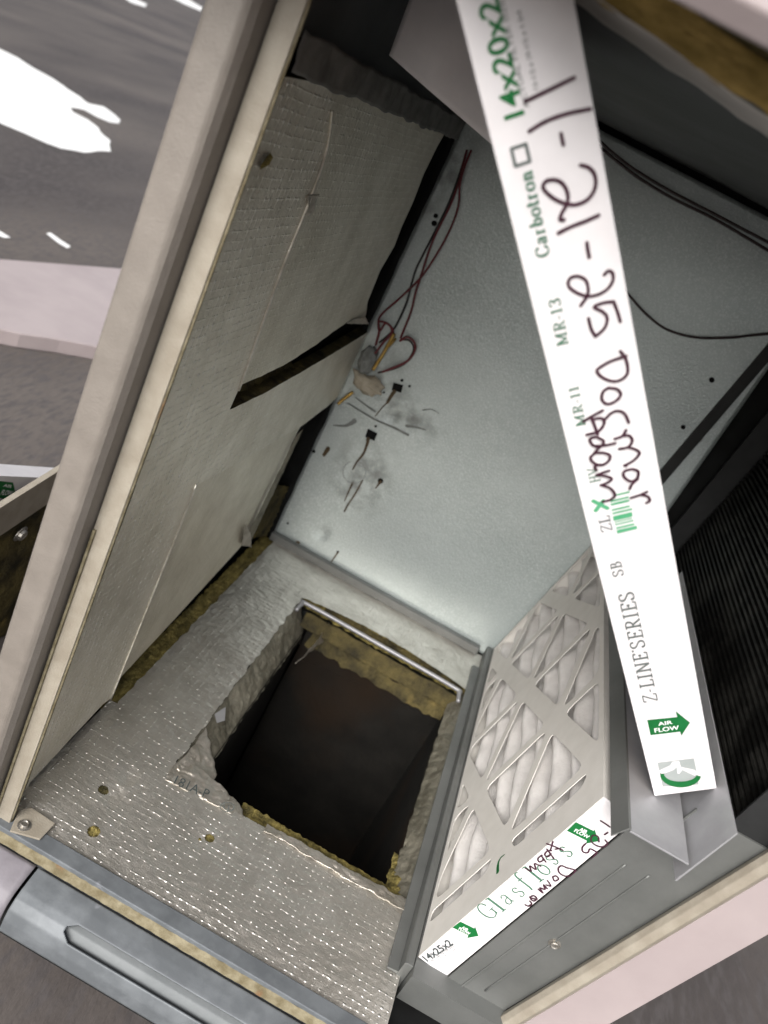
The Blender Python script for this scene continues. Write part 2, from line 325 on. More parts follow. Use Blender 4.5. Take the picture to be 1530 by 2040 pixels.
# rail body has a long slot: built as a top skin with an opening plus a lower lip
def railpt(x, t):
    pts = [(-.018,-.020),(-.034,-.0225),(-.048,-.026),(-.058,-.0305),(-.066,-.040),(-.070,-.056),(-.071,-.075)]
    q = t*(len(pts)-1); i = min(int(q), len(pts)-2); f = q-i
    return Vector((x, pts[i][0]*(1-f)+pts[i+1][0]*f, pts[i][1]*(1-f)+pts[i+1][1]*f))
X0, X1 = .083, .62
def inslot(u, v):
    x = X0+(X1-X0)*u; t = v
    if not (.36 < t < .66): return False
    e = .155 + .012*(abs(t-.51)/.15)**2
    return e < x < .47
rb = grid('base_rail', lambda u, v: railpt(X0+(X1-X0)*u, v), 268, 50, RAIL, U, skip=inslot)
md = rb.modifiers.new('thick', 'SOLIDIFY'); md.thickness = .003; md.offset = -1
grid('rail_web', lambda u, v: railpt(X0+(X1-X0)*u, .25+.55*v) + Vector((0,.006,-.006)), 4, 20, RAILW, U)
rb2 = grid('rail_corner_piece', lambda u, v: railpt(-.06+(.079+.06)*u, v) + Vector((0,0,.001)), 20, 20, PAINTP, U)
md = rb2.modifiers.new('thick', 'SOLIDIFY'); md.thickness = .003; md.offset = -1
box('base_skirt', (-.042,-.03,-.149), (.66,-.014,-.078), DARK, U, 0)

# --- foil floor with duct opening
DX0, DX1, DY0, DY1 = .145, .548, .208, .793
FX0, FX1, FY0, FY1 = .0, .566, .012, .962
def floor_f(u, v):
    x = FX0+(FX1-FX0)*u; y = FY0+(FY1-FY0)*v
    z = .0016*nz((x*9, y*14, 0)) + .0009*nz((x*60, y*110, 2))
    lft = .012 if y > .27 else .0
    if x < .03: x = max(x, lft + .004*nz((0, y*40, 3)) if lft else .0)
    if y < .05: z -= .003*(1-(y-.012)/.038)
    for k, (cx, cy) in enumerate(((.0987,.161),(.099,.119),(.234,.128))): 
        d = math.hypot(x-cx, y-cy)
        if d < .02: z -= .003*(1-d/.02)
    return Vector((x, y, z))
holes3 = [at(206,1573,2,0), at(187,1656,2,0), at(418,1669,2,0)]
def inhole(u, v):
    x = FX0+(FX1-FX0)*u; y = FY0+(FY1-FY0)*v
    j = .004*nz((x*50, y*50, 9))
    if DX0+j < x < DX1+j and DY0+j-.003 < y < DY1+j*.6+.008+.026*max(0, math.sin(math.pi*(x-DX0)/(DX1-DX0)))**.7: return True
    for k, h in enumerate(holes3):
        if math.hypot(x-h.x, y-h.y) < (.0078, .0085, .0068)[k]: return True
    return False
fl = grid('floor_liner', floor_f, 420, 700, FOIL_FLOOR, U, skip=inhole)
for h in holes3:
    q = grid('insulation_hole', lambda u, v, h=h: Vector((h.x-.013+.026*u, h.y-.013+.026*v, -.005+.004*nz((u*3+h.x*90, v*3, 1)))), 12, 12, FIBER, fl)
# insulation board under the foil (ring round the opening)
def strip(name, x0, x1, y0, y1, z, mt, amp=.004, sc=40, nu=40, nv=40, parent=U, tilt=(0,0)):
    return grid(name, lambda u, v: Vector((x0+(x1-x0)*u + amp*.8*nz(((x0+(x1-x0)*u)*sc, (y0+(y1-y0)*v)*sc, 4)), y0+(y1-y0)*v + amp*.8*nz(((x0+(x1-x0)*u)*sc, (y0+(y1-y0)*v)*sc, 8)), z+tilt[0]*u+tilt[1]*v+amp*nz(((x0+(x1-x0)*u)*sc, (y0+(y1-y0)*v)*sc, 1)))), nu, nv, mt, parent)
strip('insulation_edge', -.02, .026, .25, .965, -.005, FIBER, .003, 130, 20, 300)
strip('insulation_edge', .262, .55, DY0-.012, DY0+.038, -.008, FIBER, .004, 110, 110, 24, tilt=(0,-.012))
strip('insulation_edge', .135, .565, DY1+.003, DY1+.045, -.014, FIBER, .004, 110, 140, 20, tilt=(0,.010))
strip('dirty_edge', .20, .54, DY1+.008, DY1+.034, -.0095, FIBER_D, .004, 90, 90, 14, tilt=(0,.006))
strip('insulation_edge', DX1-.034, DX1-.004, DY0-.01, .33, -.022, FIBER, .005, 90, 24, 80, tilt=(.014,-.016))
# crumpled foil tape round the opening
def tape(name, a, b, c, d, mt, amp, nu, nv, sc=38):
    a, b, c, d = map(Vector, (a, b, c, d)); n = (b-a).cross(d-a).normalized()
    def f(u, v):
        p = (a*(1-u)+b*u)*(1-v)+(d*(1-u)+c*u)*v
        e = amp*(nz(p, sc)+.5*nz(p, sc*2.7, 3)); r = amp*.7*nz(p, sc*.8, 7)
        return p+n*e+(b-a).normalized()*r*(1 if 0 < u < 1 else 1.8)
    o = grid(name, f, nu, nv, mt, U); md = o.modifiers.new('thick', 'SOLIDIFY'); md.thickness = .0008; return o
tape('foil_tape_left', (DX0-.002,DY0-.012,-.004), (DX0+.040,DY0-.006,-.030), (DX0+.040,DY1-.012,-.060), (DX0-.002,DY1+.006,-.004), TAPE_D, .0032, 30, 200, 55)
tape('foil_tape_corner', (DX0-.004,DY0-.020,.0015), (DX0+.135,DY0-.012,.0015), (DX0+.108,DY0+.020,-.006), (DX0+.004,DY0+.050,-.003), TAPE, .0045, 60, 34, 55)
tape('foil_tape_corner_flap', (DX0+.004,DY0+.01,-.002), (DX0+.066,DY0+.012,-.010), (DX0+.058,DY0+.062,-.022), (DX0+.003,DY0+.12,-.004), TAPE, .005, 30, 40, 50)
tape('foil_tape_front', (.31,DY0-.011,.002), (.31,DY0+.004,.001), (.552,DY0+.012,.001), (.552,DY0-.010,.002), TAPE, .0028, 16, 110, 60)
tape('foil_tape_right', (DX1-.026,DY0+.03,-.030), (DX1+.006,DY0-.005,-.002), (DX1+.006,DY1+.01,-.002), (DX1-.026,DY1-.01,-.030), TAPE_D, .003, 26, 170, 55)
tape('foil_flap', at(628,1285,2,-.03), at(655,1240,2,-.03), at(648,1275,2,-.05), at(588,1322,2,-.05), TAPE, .003, 14, 14, 60)
plate('torn_label', [at(x,y,2,-.004) for x,y in ((428,1422),(450,1408),(448,1435),(432,1440))], (0,0,-.0008), GALV_L, U)
tube('duct_flange_tube', [(.150,DY1-.034,-.006),(.153,DY1-.006,-.004),(.166,DY1+.002,-.003),(.35,DY1+.001,-.002),(.520,DY1-.0,-.003),(.534,DY1-.008,-.004),(.538,DY1-.034,-.006)], .0046, GALV_L, U, 8, 10)
tape('duct_flange_wrap', (.17,DY1-.012,-.010), (.17,DY1-.030,-.040), (.54,DY1-.030,-.040), (.54,DY1-.012,-.010), FIBER_D, .0025, 10, 120)
# duct shaft
DZ = -1.5
def wallgrid(name, a, b, c, d, mt, nu=20, nv=30, amp=.002):
    return tape(name, a, b, c, d, mt, amp, nu, nv, 10)
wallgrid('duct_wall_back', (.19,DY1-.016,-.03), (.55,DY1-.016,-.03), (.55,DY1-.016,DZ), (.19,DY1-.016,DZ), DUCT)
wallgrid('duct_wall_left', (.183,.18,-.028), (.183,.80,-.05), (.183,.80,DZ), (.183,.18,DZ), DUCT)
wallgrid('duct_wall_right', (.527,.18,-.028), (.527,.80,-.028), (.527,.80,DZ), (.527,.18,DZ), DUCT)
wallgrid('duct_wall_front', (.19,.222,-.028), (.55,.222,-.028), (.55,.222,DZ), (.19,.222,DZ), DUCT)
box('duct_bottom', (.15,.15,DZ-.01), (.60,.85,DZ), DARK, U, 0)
xs = [at(x,y,1,DY1-.022) for x,y in ((600,1317),(640,1332),(700,1360),(760,1385),(830,1420))]
tube('duct_seam', [p+Vector((0,.004,0)) for p in xs], .0011, DUCT, U)
strip('duct_lining', .20, .53, DY1-.030, DY1-.018, -.075, FIBER_D, .008, 60, 60, 8, tilt=(0,.03))
# under-floor tray so that nothing is seen through
box('base_pan', (-.04,-.01,-.075), (.144,.99,-.034), DARK, U, 0)
box('base_pan', (.556,-.01,-.075), (.73,.99,-.034), DARK, U, 0)
box('base_pan', (.145,-.01,-.075), (.555,.196,-.034), DARK, U, 0)
box('base_pan', (.145,.815,-.075), (.555,.99,-.034), DARK, U, 0)

# --- left wall: dark sheet, foil strip and three foil faced insulation panels
def W(x, y): p = at(x, y, 0, 0.); return (p.y, p.z)
box('side_sheet', (-.0405,.03,-.075), (-.036,.98,1.07), DARK, U, 0)
def wpanel(name, px, x, th, mt, jit=.0):
    pts = []
    for i, q in enumerate(px):
        y, z = W(*q); pts.append(Vector((x, y, z)))
    # subdivide and roughen the torn edge a little
    out = []
    for i, p in enumerate(pts):
        q = pts[(i+1) % len(pts)]; n = max(1, int((q-p).length/.012))
        for k in range(n):
            r = p.lerp(q, k/n)
            out.append(r + Vector((0, jit*nz(r, 45), jit*nz(r, 45, 5))))
    return plate(name, out, (-th, 0, 0), mt, U, mats=[mt, FIBER_D])
seam = [(655,218),(643,300),(612,392),(560,522),(514,650),(470,775),(428,870),(386,962),(332,1100),(272,1250),(216,1390)]
wpanel('front_foil_strip', [(560,150)] + [(655,165)] + seam + [(200,1402),(55,1557),(35,1600)], .0035, .010, FOIL_WALL, .0012)
wpanel('insulation_panel', [(655,165),(640,225),(600,400),(545,530),(455,775),(478,768),(520,750),(570,725),(625,690),(668,658),(690,643),(722,641),(729,628),(733,600),(745,570),(757,540),(786,490),(800,452),(822,405),(845,345),(872,290),(885,268)], .0, .022, FOIL_PANEL, .0015)
wpanel('insulation_panel', [(440,775),(452,815),(520,783),(600,738),(660,703),(738,656),(722,700),(700,748),(690,772),(650,808),(600,846),(540,880),(470,921),(388,964),(370,965)], .0030, .022, FOIL_WALL, .0012)
wpanel('insulation_panel', [(372,955),(470,915),(540,872),(612,838),(598,862),(583,892),(560,948),(545,985),(515,1040),(492,1083),(430,1152),(330,1262),(216,1386),(205,1386)], -.0055, .020, FOIL_PANEL, .0012)
# bright foil fold along the seam and curled corners
tube('seam_edge', [Vector((.0042, *W(*q))) for q in seam[:6]], .0017, FOLD, U)
tube('seam_edge', [Vector((.0042, *W(*q))) for q in seam[7:]], .0017, FOLD, U)
tape('seam_tear', (.005,*W(606,385)), (.007,*W(622,380)), (.007,*W(613,420)), (.005,*W(604,428)), TAPE, .002, 8, 12, 90)
tape('curled_corner', (.001,*W(488,1040)), (.006,*W(494,1060)), (.008,*W(494,1086)), (.001,*W(480,1086)), TAPE, .002, 8, 12, 90)
tape('panel_edge_curl', (.0005,*W(700,636)), (.007,*W(722,628)), (.007,*W(727,642)), (.0005,*W(690,644)), TAPE, .002, 14, 8, 90)
tape('panel_fold', (.0,*W(590,868)), (.004,*W(600,852)), (.004,*W(494,1080)), (.0,*W(486,1080)), TAPE_D, .0015, 6, 60, 70)
#strip('corner_insulation', -.012, .010, .90, .955, -.002, FIBER, .006, 60, 14, 30)
tape('corner_fibre', (-.016,*W(496,1082)), (-.004,*W(536,1070)), (-.012,*W(585,975)), (-.02,*W(570,975)), FIBER_D, .004, 16, 50, 110)
mesh('loose_fibre', [Vector((.006,*W(x,y)))+Vector((.003*nz((x,y,1),.3),0,0)) for x,y in ((508,325),(516,305),(528,298),(534,308),(524,322),(512,335))], [(0,1,2),(0,2,3),(0,3,4),(0,4,5)], FIBER, U)
# slot back (kraft and fibre in the tear)
tape('torn_fibre', (-.012,*W(452,812)), (-.018,*W(462,792)), (-.024,*W(600,726)), (-.016,*W(600,738)), FIBER_D, .003, 8, 60, 90)
# upper band of the left wall
tape('top_band', (.004,.06,.935), (.004,.06,.972), (.004,.975,.972), (.004,.975,.935), BAND, .003, 8, 90)
box('upper_side_sheet', (-.030,.006,.965), (-.026,.98,1.065), CEIL, U, 0)

# --- back wall
bk = grid('back_wall', lambda u, v: Vector((.0+.72*u+(.003*nz((0, v*22, 1)) if u == 0 else 0), .971+.0016*nz((u*4, v*5, 2))+.0003*nz((u*20, v*30, 3)), 1.06*v)), 90, 130, GALV, U)
md = bk.modifiers.new('thick', 'SOLIDIFY'); md.thickness = .002; md.offset = 1
box('wall_return', (-.012,.974,0), (-.0005,.99,1.06), DARK, U, 0)
xr([(.950,.0),(.950,.017),(.953,.019),(.967,.019),(.967,.0)], .0, .545, 'back_angle', GALV_D, U, .001)
for px_, rx_, rz_ in (((745,740),.10,.07),((800,820),.12,.05),((720,950),.09,.12),((560,1085),.12,.035),((880,330),.07,.16)):
    q = at(*px_, 1, .9675); smudge(GALV, q.x, q.z, rx_, rz_, (.12,.125,.12))
BY = .9675
def bp(x, y, d=0): return at(x, y, 1, BY - d)
def mark(name, px, mt, d=.0, parent=bk):
    P = [bp(x, y, d) for x, y in px]
    return fixn(mesh(name, P, [tuple(t) for t in tessellate_polygon([P])], mt, parent))
def rib(pts, wid, d0=.0, k=5):
    """ribbon on the back wall"""
    return pts
def ribbon(name, strokes, wid, plane, n, mt, parent, lift=.0004, k=5, taper=None):
    """strokes: photo polylines laid on a real plane through point `plane` with normal n"""
    vs, fs = [], []; n = Vector(n).normalized()
    for si, st in enumerate(strokes):
        P = [onplane(x, y, plane, n) for x, y in st]
        P = catmull(P, k) if len(P) > 2 else P
        base = len(vs)
        for i, p in enumerate(P):
            t = (P[min(i+1, len(P)-1)] - P[max(i-1, 0)]).normalized(); s = n.cross(t)
            f = 1.0
            if taper: f = taper[0]+(taper[1]-taper[0])*i/max(1, len(P)-1)
            lf = lift + si*.00004 + i*.000003
            jj = 1+.12*nz((i*.7, si*3, 1))
            vs += [p + s*(wid*.5*f*jj) + n*lf, p - s*(wid*.5*f*jj) + n*lf]
            if i: q = base+2*i; fs.append((q-2, q-1, q+1, q))
        # round caps
        for e, sg in ((0, -1), (len(P)-1, 1)):
            t = (P[min(e+1, len(P)-1)] - P[max(e-1, 0)]).normalized()*sg; s = n.cross(t)
            c0 = len(vs); f = 1.0
            if taper: f = taper[0] if e == 0 else taper[1]
            lf = lift + si*.00004 + e*.000003
            for j in range(7):
                g = math.pi*j/6; vs.append(P[e] + (s*math.cos(g)+t*math.sin(g))*(wid*.5*f) + n*lf)
            fs.append(tuple(range(c0, c0+7)))
    o = mesh(name, vs, fs, mt, parent)
    # make every face point along n
    bm = bmesh.new(); bm.from_mesh(o.data)
    for f in bm.faces:
        f.normal_update()
        if f.normal.dot(n) < 0: f.normal_flip()
    bm.to_mesh(o.data); bm.free(); return o
BP, BN = Vector((0, BY, 0)), Vector((0, -1, 0))
z5 = lambda L: [(500+a/3.643, 600+b/3.643) for a, b in L]
mark('square_slot', z5([(1035,590),(1105,610),(1090,665),(1020,645)]), HOLE)
mark('square_slot', z5([(848,925),(918,958),(895,1015),(828,985)]), HOLE)
for c, r in (((1095,575),12),((1150,617),10),((965,662),9),((905,908),10),((267,1612),9),((940,1305),22),((630,1820),10),((455,1090),14),((398,1806),7)):
    mark('rivet_hole', z5([(c[0]+r*math.cos(g*.785), c[1]+r*.95*math.sin(g*.785)) for g in range(8)]), HOLE, .0002)
for st, wd, tp in (([(1040,655),(1010,700),(990,735)], .0085, (1,.7)), ([(990,735),(950,775),(900,838)], .0032, (1,.6)), ([(850,1010),(820,1100),(770,1165),(738,1222)], .0055, (1.2,.5)), ([(850,1000),(845,1040)], .009, (1,.6)),
                   ([(738,1320),(705,1390),(680,1450)], .0038, (1.2,.6)), ([(810,1300),(755,1400),(705,1475),(678,1525)], .0045, (.8,.9)), ([(940,1310),(905,1358)], .005, (1.2,.5)), ([(560,1070),(530,1115)], .010, (1.,.8)), ([(630,1825),(605,1860),(585,1890)], .004, (1,.7)), ([(255,1720),(262,1760),(285,1800)], .008, (.7,1)), ([(340,1755),(300,1785)], .011, (1,.5))):
    ribbon('drip_stain', [z5(st)], wd, BP, BN, RUST, bk, taper=tp)
ribbon('ring_mark', [z5([(750+82*math.cos(g*.4-1.2), 1240+82*math.sin(g*.4-1.2)) for g in range(15)])], .0014, BP, BN, GRIME, bk)
ribbon('scrape', [z5([(700,740),(800,800),(900,860),(1020,910),(1140,970)])], .004, BP, BN, GRIME, bk, taper=(.6,1.4))
ribbon('scrape', [z5([(760,700),(840,760),(900,800)])], .004, BP, BN, GRIME, bk, taper=(.6,1.2))
ribbon('scrape', [z5([(1130,905),(1200,915),(1270,935)])], .007, BP, BN, GRIME, bk, taper=(1,.3))
ribbon('scrape', [z5([(600,900),(680,905),(720,890),(750,870)])], .009, BP, BN, GRIME, bk, taper=(.3,1.2))
ribbon('scrape', [z5([(1250,790),(1310,785),(1365,815)])], .0035, BP, BN, GRIME, bk, taper=(1,.4))
for x, y, r in ((1418,757,6),(1361,851,5),(865,445,6),(868,430,5)): mark('rivet_hole', [(x+r*math.cos(g*.785), y+r*math.sin(g*.785)) for g in range(8)], HOLE)
bolt(bp(1391,873), (0,-1,0), .0055, bk)
# dents
for (cx, cy, rr) in ((640,1062,.022),(780,830,.02)):
    c = bp(cx, cy)
    for v in bk.data.vertices:
        d = math.hypot(v.co.x-c.x, v.co.z-c.z)
        if d < rr: v.co.y += .004*(1-(d/rr)**2)

# --- outer skins that close the cabinet
box('rear_skin', (-.044,.992,-.149), (.86,1.0,1.10), DARK, U, 0)
box('top_skin', (-.044,-.03,1.085), (1.05,1.0,1.10), DARK, U, 0)
# --- ceiling
CZ = 1.06
grid('ceiling_panel', lambda u, v: Vector((-.03+1.1*u, -.02+1.0*v, CZ+.012+.002*nz((u*8, v*8, 1)))), 20, 20, CEIL, U)
e0, e1 = at(1215,10,1,-.1), at(1530,232,1,-.1); dx = (e1-e0).normalized()
f0 = e0 - dx*.22; f1 = e1 + dx*.40
tape('ceiling_insulation', f0+Vector((0,.11,.006)), f0, f1, f1+Vector((0,.11,.006)), CEILG, .0025, 20, 80, 25)
tape('ceiling_insulation_edge', f0, f0+Vector((0,-.012,.022)), f1+Vector((0,-.012,.022)), f1, FIBER_O, .004, 12, 120, 40)
tape('ceiling_insulation_edge_upper', f0+Vector((0,-.010,.020)), f0+Vector((0,-.075,.036)), f1+Vector((0,-.075,.036)), f1+Vector((0,-.010,.020)), FIBER_D, .004, 14, 100, 30)
g0, g1 = at(1340,0,1,-.2), at(1530,100,1,-.2); dg = Vector((1,0,(g1.z-g0.z)/(g1.x-g0.x)))
h0 = g0 - dg*.5; h1 = g0 + dg*.75
lipo = extr('top_panel_lip', [h0, h0+Vector((0,-.006,-.001)), h0+Vector((0,-.016,.010)), h0+Vector((0,-.018,.075)), h0+Vector((0,.30,.075)), h0+Vector((0,.30,.070)), h0+Vector((0,-.004,.060))], h1-h0, PINK, U, .0015)
# hanging sheet-metal tab under the ceiling
FY = .25
tb = grid('hanging_bracket', lambda u, v: (lambda x: Vector((x, FY - .05*math.sin(min(1, max(0, (x-.08)/.05))*1.57)*0 + (.03*max(0, (x-.075))/.1 if x > .075 else 0), (1-v)*(at(775+(930-775)*u,110+(280-110)*u,1,FY).z)+v*1.075)))(at(775+(930-775)*u*1.5,110+(280-110)*u*1.5,1,FY).x-.004*v), 30, 16, BRACK, U)
md = tb.modifiers.new('thick', 'SOLIDIFY'); md.thickness = .002

# --- filter rack
def lx(z, x0=.574): return x0 + .1583*(z-.033)
xr_ = lambda z: lx(z)
rackz = .026
extr('rack_bottom_rail', [(.560,.10,-.02),(.560,.10,.026),(.5625,.10,.028),(.5725,.10,.028),(.5725,.10,-.02)], (0,.866,0), GALV_D, U, .001)
extr('rack_bottom_flange', [(.544,.10,.001),(.544,.10,.004),(.560,.10,.006),(.560,.10,.001)], (0,.80,0), GALV_D, U, .0006)
box('rack_floor', (.573,.085,-.02), (.74,.966,.030), GALV_D, U, 0)
extr('rack_top_channel', [(0.635,0.0378,0.4168),(0.6337,0.0378,0.4173),(0.6439,0.0378,0.4371),(0.6472,0.0378,0.4366),(0.6453,0.0378,0.4352)], (0,.62,0), GALV_D, U, .0004)
extr('rack_trough', [(0.6467,0.0378,0.4329),(0.6467,0.0378,0.4352),(0.7165,0.0378,0.4352),(0.7165,0.0378,0.4329)], (0,.86,0), GALV_L, U, .0004)
extr('rack_side_plate', [(0.7169,0.0378,0.4078),(0.7309,0.0378,0.4971),(0.7327,0.0378,0.4971),(0.7193,0.0378,0.4078)], (0,.66,0), GALV_L, U, .0004)
# front closing panel beside the filter, with pressed lines and a screw
def fx(z): return .6195+.1583*(z-.033)
fp = plate('front_panel', [(fx(-.12)+.003,.112,-.12),(fx(.43)+.003,.112,.429),(.7175,.112,.429),(.722,.112,.452),(.815,.112,.452),(.6700,.112,-.12)], (0,.003,0), GALV_D, U)
for k, (a, b) in enumerate((((980,1920),(1290,1690)),((1040,1922),(1335,1715)))):
    P = [at(a[0]+(b[0]-a[0])*t, a[1]+(b[1]-a[1])*t, 1, .1115) for t in (-.25,.3,.6,.86)]
    tube('pressed_line', P, .0016, GALV_D, fp)
bolt(at(1105,1880,1,.112), (0,-1,0), .0055, fp)
# right-hand post and outer panel
a0, a1 = at(1160,1925,1,.10), at(1420,1765,1,.10); dz = (a1-a0)/(a1.z-a0.z)
def pz(z): return a0 + dz*(z-a0.z)
b_ = pz(-.15); t_ = pz(.9)
extr('centre_post', [b_, b_+Vector((.004,-.008,0)), b_+Vector((.014,-.011,0)), b_+Vector((.022,-.006,0)), b_+Vector((.024,.01,0)), b_+Vector((.004,.01,0))], t_-b_, PAINT_L, U, .001)
extr('outer_panel', [b_+Vector((.0245,-.003,0)), b_+Vector((.088,-.003,0)), b_+Vector((.088,.006,0)), b_+Vector((.0245,.006,0))], t_-b_, PINK, U, .001)

extr('right_side_skin', [b_+Vector((.084,.007,0)), b_+Vector((.088,.007,0)), b_+Vector((.088,.885,0)), b_+Vector((.084,.885,0))], t_-b_, PAINT, U, 0)

# ------------------------------------------------------------------ cooling coil
CO = empty('cooling_coil', (.80,.5,.03), 'dark finned cooling coil behind the filter rack', 'coil')
def cx(z): return .775+.10*(z-.45)
extr('end_plate', [(cx(.03)-.02,.955,.03),(cx(.95)-.05,.955,.95),(cx(.95)+.05,.955,.95),(cx(.03)+.02,.955,.03)], (0,.008,0), COILM, CO, .001)
extr('end_flange', [(.640,.960,.40),(.700,.960,.95),(.722,.960,.95),(.662,.960,.40)], (0,.006,0), COILM, CO, .001)
extr('backing', [(cx(.03)+.015,.12,.03),(cx(.95)+.015,.12,.95),(cx(.95)+.03,.12,.95),(cx(.03)+.03,.12,.03)], (0,.85,0), COILM, CO, 0)
zf = .30
extr('front_end_plate', [(cx(.30)-.012,.116,.30),(cx(.95)-.012,.116,.95),(cx(.95)+.06,.116,.95),(cx(.30)+.03,.116,.30)], (0,.003,0), COILM, CO, 0)
while zf < .90:
    x = cx(zf)
    me_prof = [(x,.12,zf),(x+.014,.12,zf+.001),(x+.014,.12,zf+.004),(x,.12,zf+.0045)]
    f = extr('fin', me_prof, (0,.82,0), FINM, CO, 0)
    zf += .0092

# ------------------------------------------------------------------ pleated filter standing in the rack
FL = empty('pleated_filter', (.60,.54,.03), 'white pleated air filter marked 14x25x2 standing in the metal rack beside the duct opening', 'air filter', 'pleated air filters')
LE = math.sqrt(1+.1583**2); FU = Vector((.1583,0,1))/LE; FNn = Vector((1,0,-.1583))/LE   # up the face, into the filter
FO = Vector((.574,.114,.033))
def FP(s, t, d=0.): return FO + Vector((0,s,0)) + FU*t + FNn*d
LEN, HGT, THK = .845, .376, .0455
# cardboard grid: holes are the cells of a triangular lattice
def clip(poly, a, b, c):
    """keep a*s+b*t<=c"""
    out = []
    for i in range(len(poly)):
        p, q = poly[i], poly[(i+1) % len(poly)]
        dp, dq = a*p[0]+b*p[1]-c, a*q[0]+b*q[1]-c
        if dp <= 0: out.append(p)
        if dp*dq < 0:
            f = dp/(dp-dq); out.append((p[0]+(q[0]-p[0])*f, p[1]+(q[1]-p[1])*f))
    return out
def area(p): return abs(sum(p[i][0]*p[(i+1) % len(p)][1]-p[(i+1) % len(p)][0]*p[i][1] for i in range(len(p))))/2
def rounded(poly, r):
    out = []; n = len(poly)
    for i in range(n):
        p = Vector((*poly[i],0)); a = Vector((*poly[i-1],0)); b = Vector((*poly[(i+1) % n],0))
        la, lb = (a-p).length, (b-p).length; d = min(r, la*.42, lb*.42)
        p0 = p+(a-p).normalized()*d; p1 = p+(b-p).normalized()*d
        for k in range(4):
            t = k/3; q = p0*(1-t)**2+p*2*t*(1-t)+p1*t*t; out.append((q.x, q.y))
    return out
DS, DT = .1965, .098
sn, tn = .476, .166
holes = []
q5 = math.sqrt(1.25)
ww, wt, wv = .0170, .0095, .0090      # half widths: wide diagonal, thin diagonal, cross bar
for k1 in range(-6, 8):
    for k2 in range(-8, 8):
        for k3 in range(-4, 4):
            P = [(.052,.008),(LEN-.012,.008),(LEN-.012,HGT-.010),(.052,HGT-.010)]
            c1 = tn+.5*sn*(DT*2/DS)+k1*2*DT; r_ = DT/DS
            c1 = tn + r_*sn + k1*2*DT
            P = clip(P, r_, 1, c1+2*DT-ww*1.12); P = clip(P, -r_, -1, -(c1+ww*1.12)) if len(P) > 2 else P
            c2 = tn - r_*sn + k2*2*DT
            P = clip(P, -r_, 1, c2+2*DT-wt*1.12) if len(P) > 2 else P; P = clip(P, r_, -1, -(c2+wt*1.12)) if len(P) > 2 else P
            c3 = sn + k3*DS
            P = clip(P, 1, 0, c3+DS-wv) if len(P) > 2 else P; P = clip(P, -1, 0, -(c3+wv)) if len(P) > 2 else P
            if len(P) > 2 and area(P) > .00012:
                # drop doubled points
                Q = [P[i] for i in range(len(P)) if (Vector(P[i])-Vector(P[i-1])).length > .0015]
                if len(Q) > 2: holes.append(rounded(Q, .020))
plate('cardboard_grid', [FP(s, t) for s, t in ((0,0),(LEN,0),(LEN,HGT),(0,HGT))], FNn*.0012, CARDG, FL, holes=[[FP(s, t) for s, t in h] for h in holes])
# pleats run along the length
NP = 8.0
def pleat(u, v):
    s = .006+(LEN-.012)*u; t = .004+(HGT-.008)*v
    ph = v*NP*2*math.pi
    dpt = abs(math.sin(.5*ph + .06*math.sin(s*11+v*5)))
    dpt = dpt**.85
    bul = .07*math.sin(s*32.+v*17)
    return FP(s, t, .0045+.030*(1-dpt*(.92+bul)) + .0012*nz((s*30, t*60, 1)))
grid('pleated_media', pleat, 120, 200, MEDIA, FL)
def fpanel(name, quad, mt, off): return plate(name, quad, off, mt, FL)
side = plate('printed_end', [FP(0,0,.0014), FP(0,HGT,.0014), FP(0,HGT,THK), FP(0,0,THK)], (0,.0012,0), CARD, FL)
plate('back_end', [FP(LEN-.0012,0,.0014), FP(LEN-.0012,HGT,.0014), FP(LEN-.0012,HGT,THK), FP(LEN-.0012,0,THK)], (0,.0012,0), CARDG, FL)
plate('bottom_side', [FP(.0014,.0,.0014), FP(LEN-.0014,.0,.0014), FP(LEN-.0014,.0,THK), FP(.0014,.0,THK)], FU*.0012, CARDG, FL)
plate('top_side', [FP(.0014,HGT-.0012,.0014), FP(LEN-.0014,HGT-.0012,.0014), FP(LEN-.0014,HGT-.0012,THK), FP(.0014,HGT-.0012,THK)], FU*.0012, CARDG, FL)
plate('backing_card', [FP(.0014,.0014,THK), FP(LEN-.0014,.0014,THK), FP(LEN-.0014,HGT-.0014,THK), FP(.0014,HGT-.0014,THK)], FNn*.001, CARDG, FL)

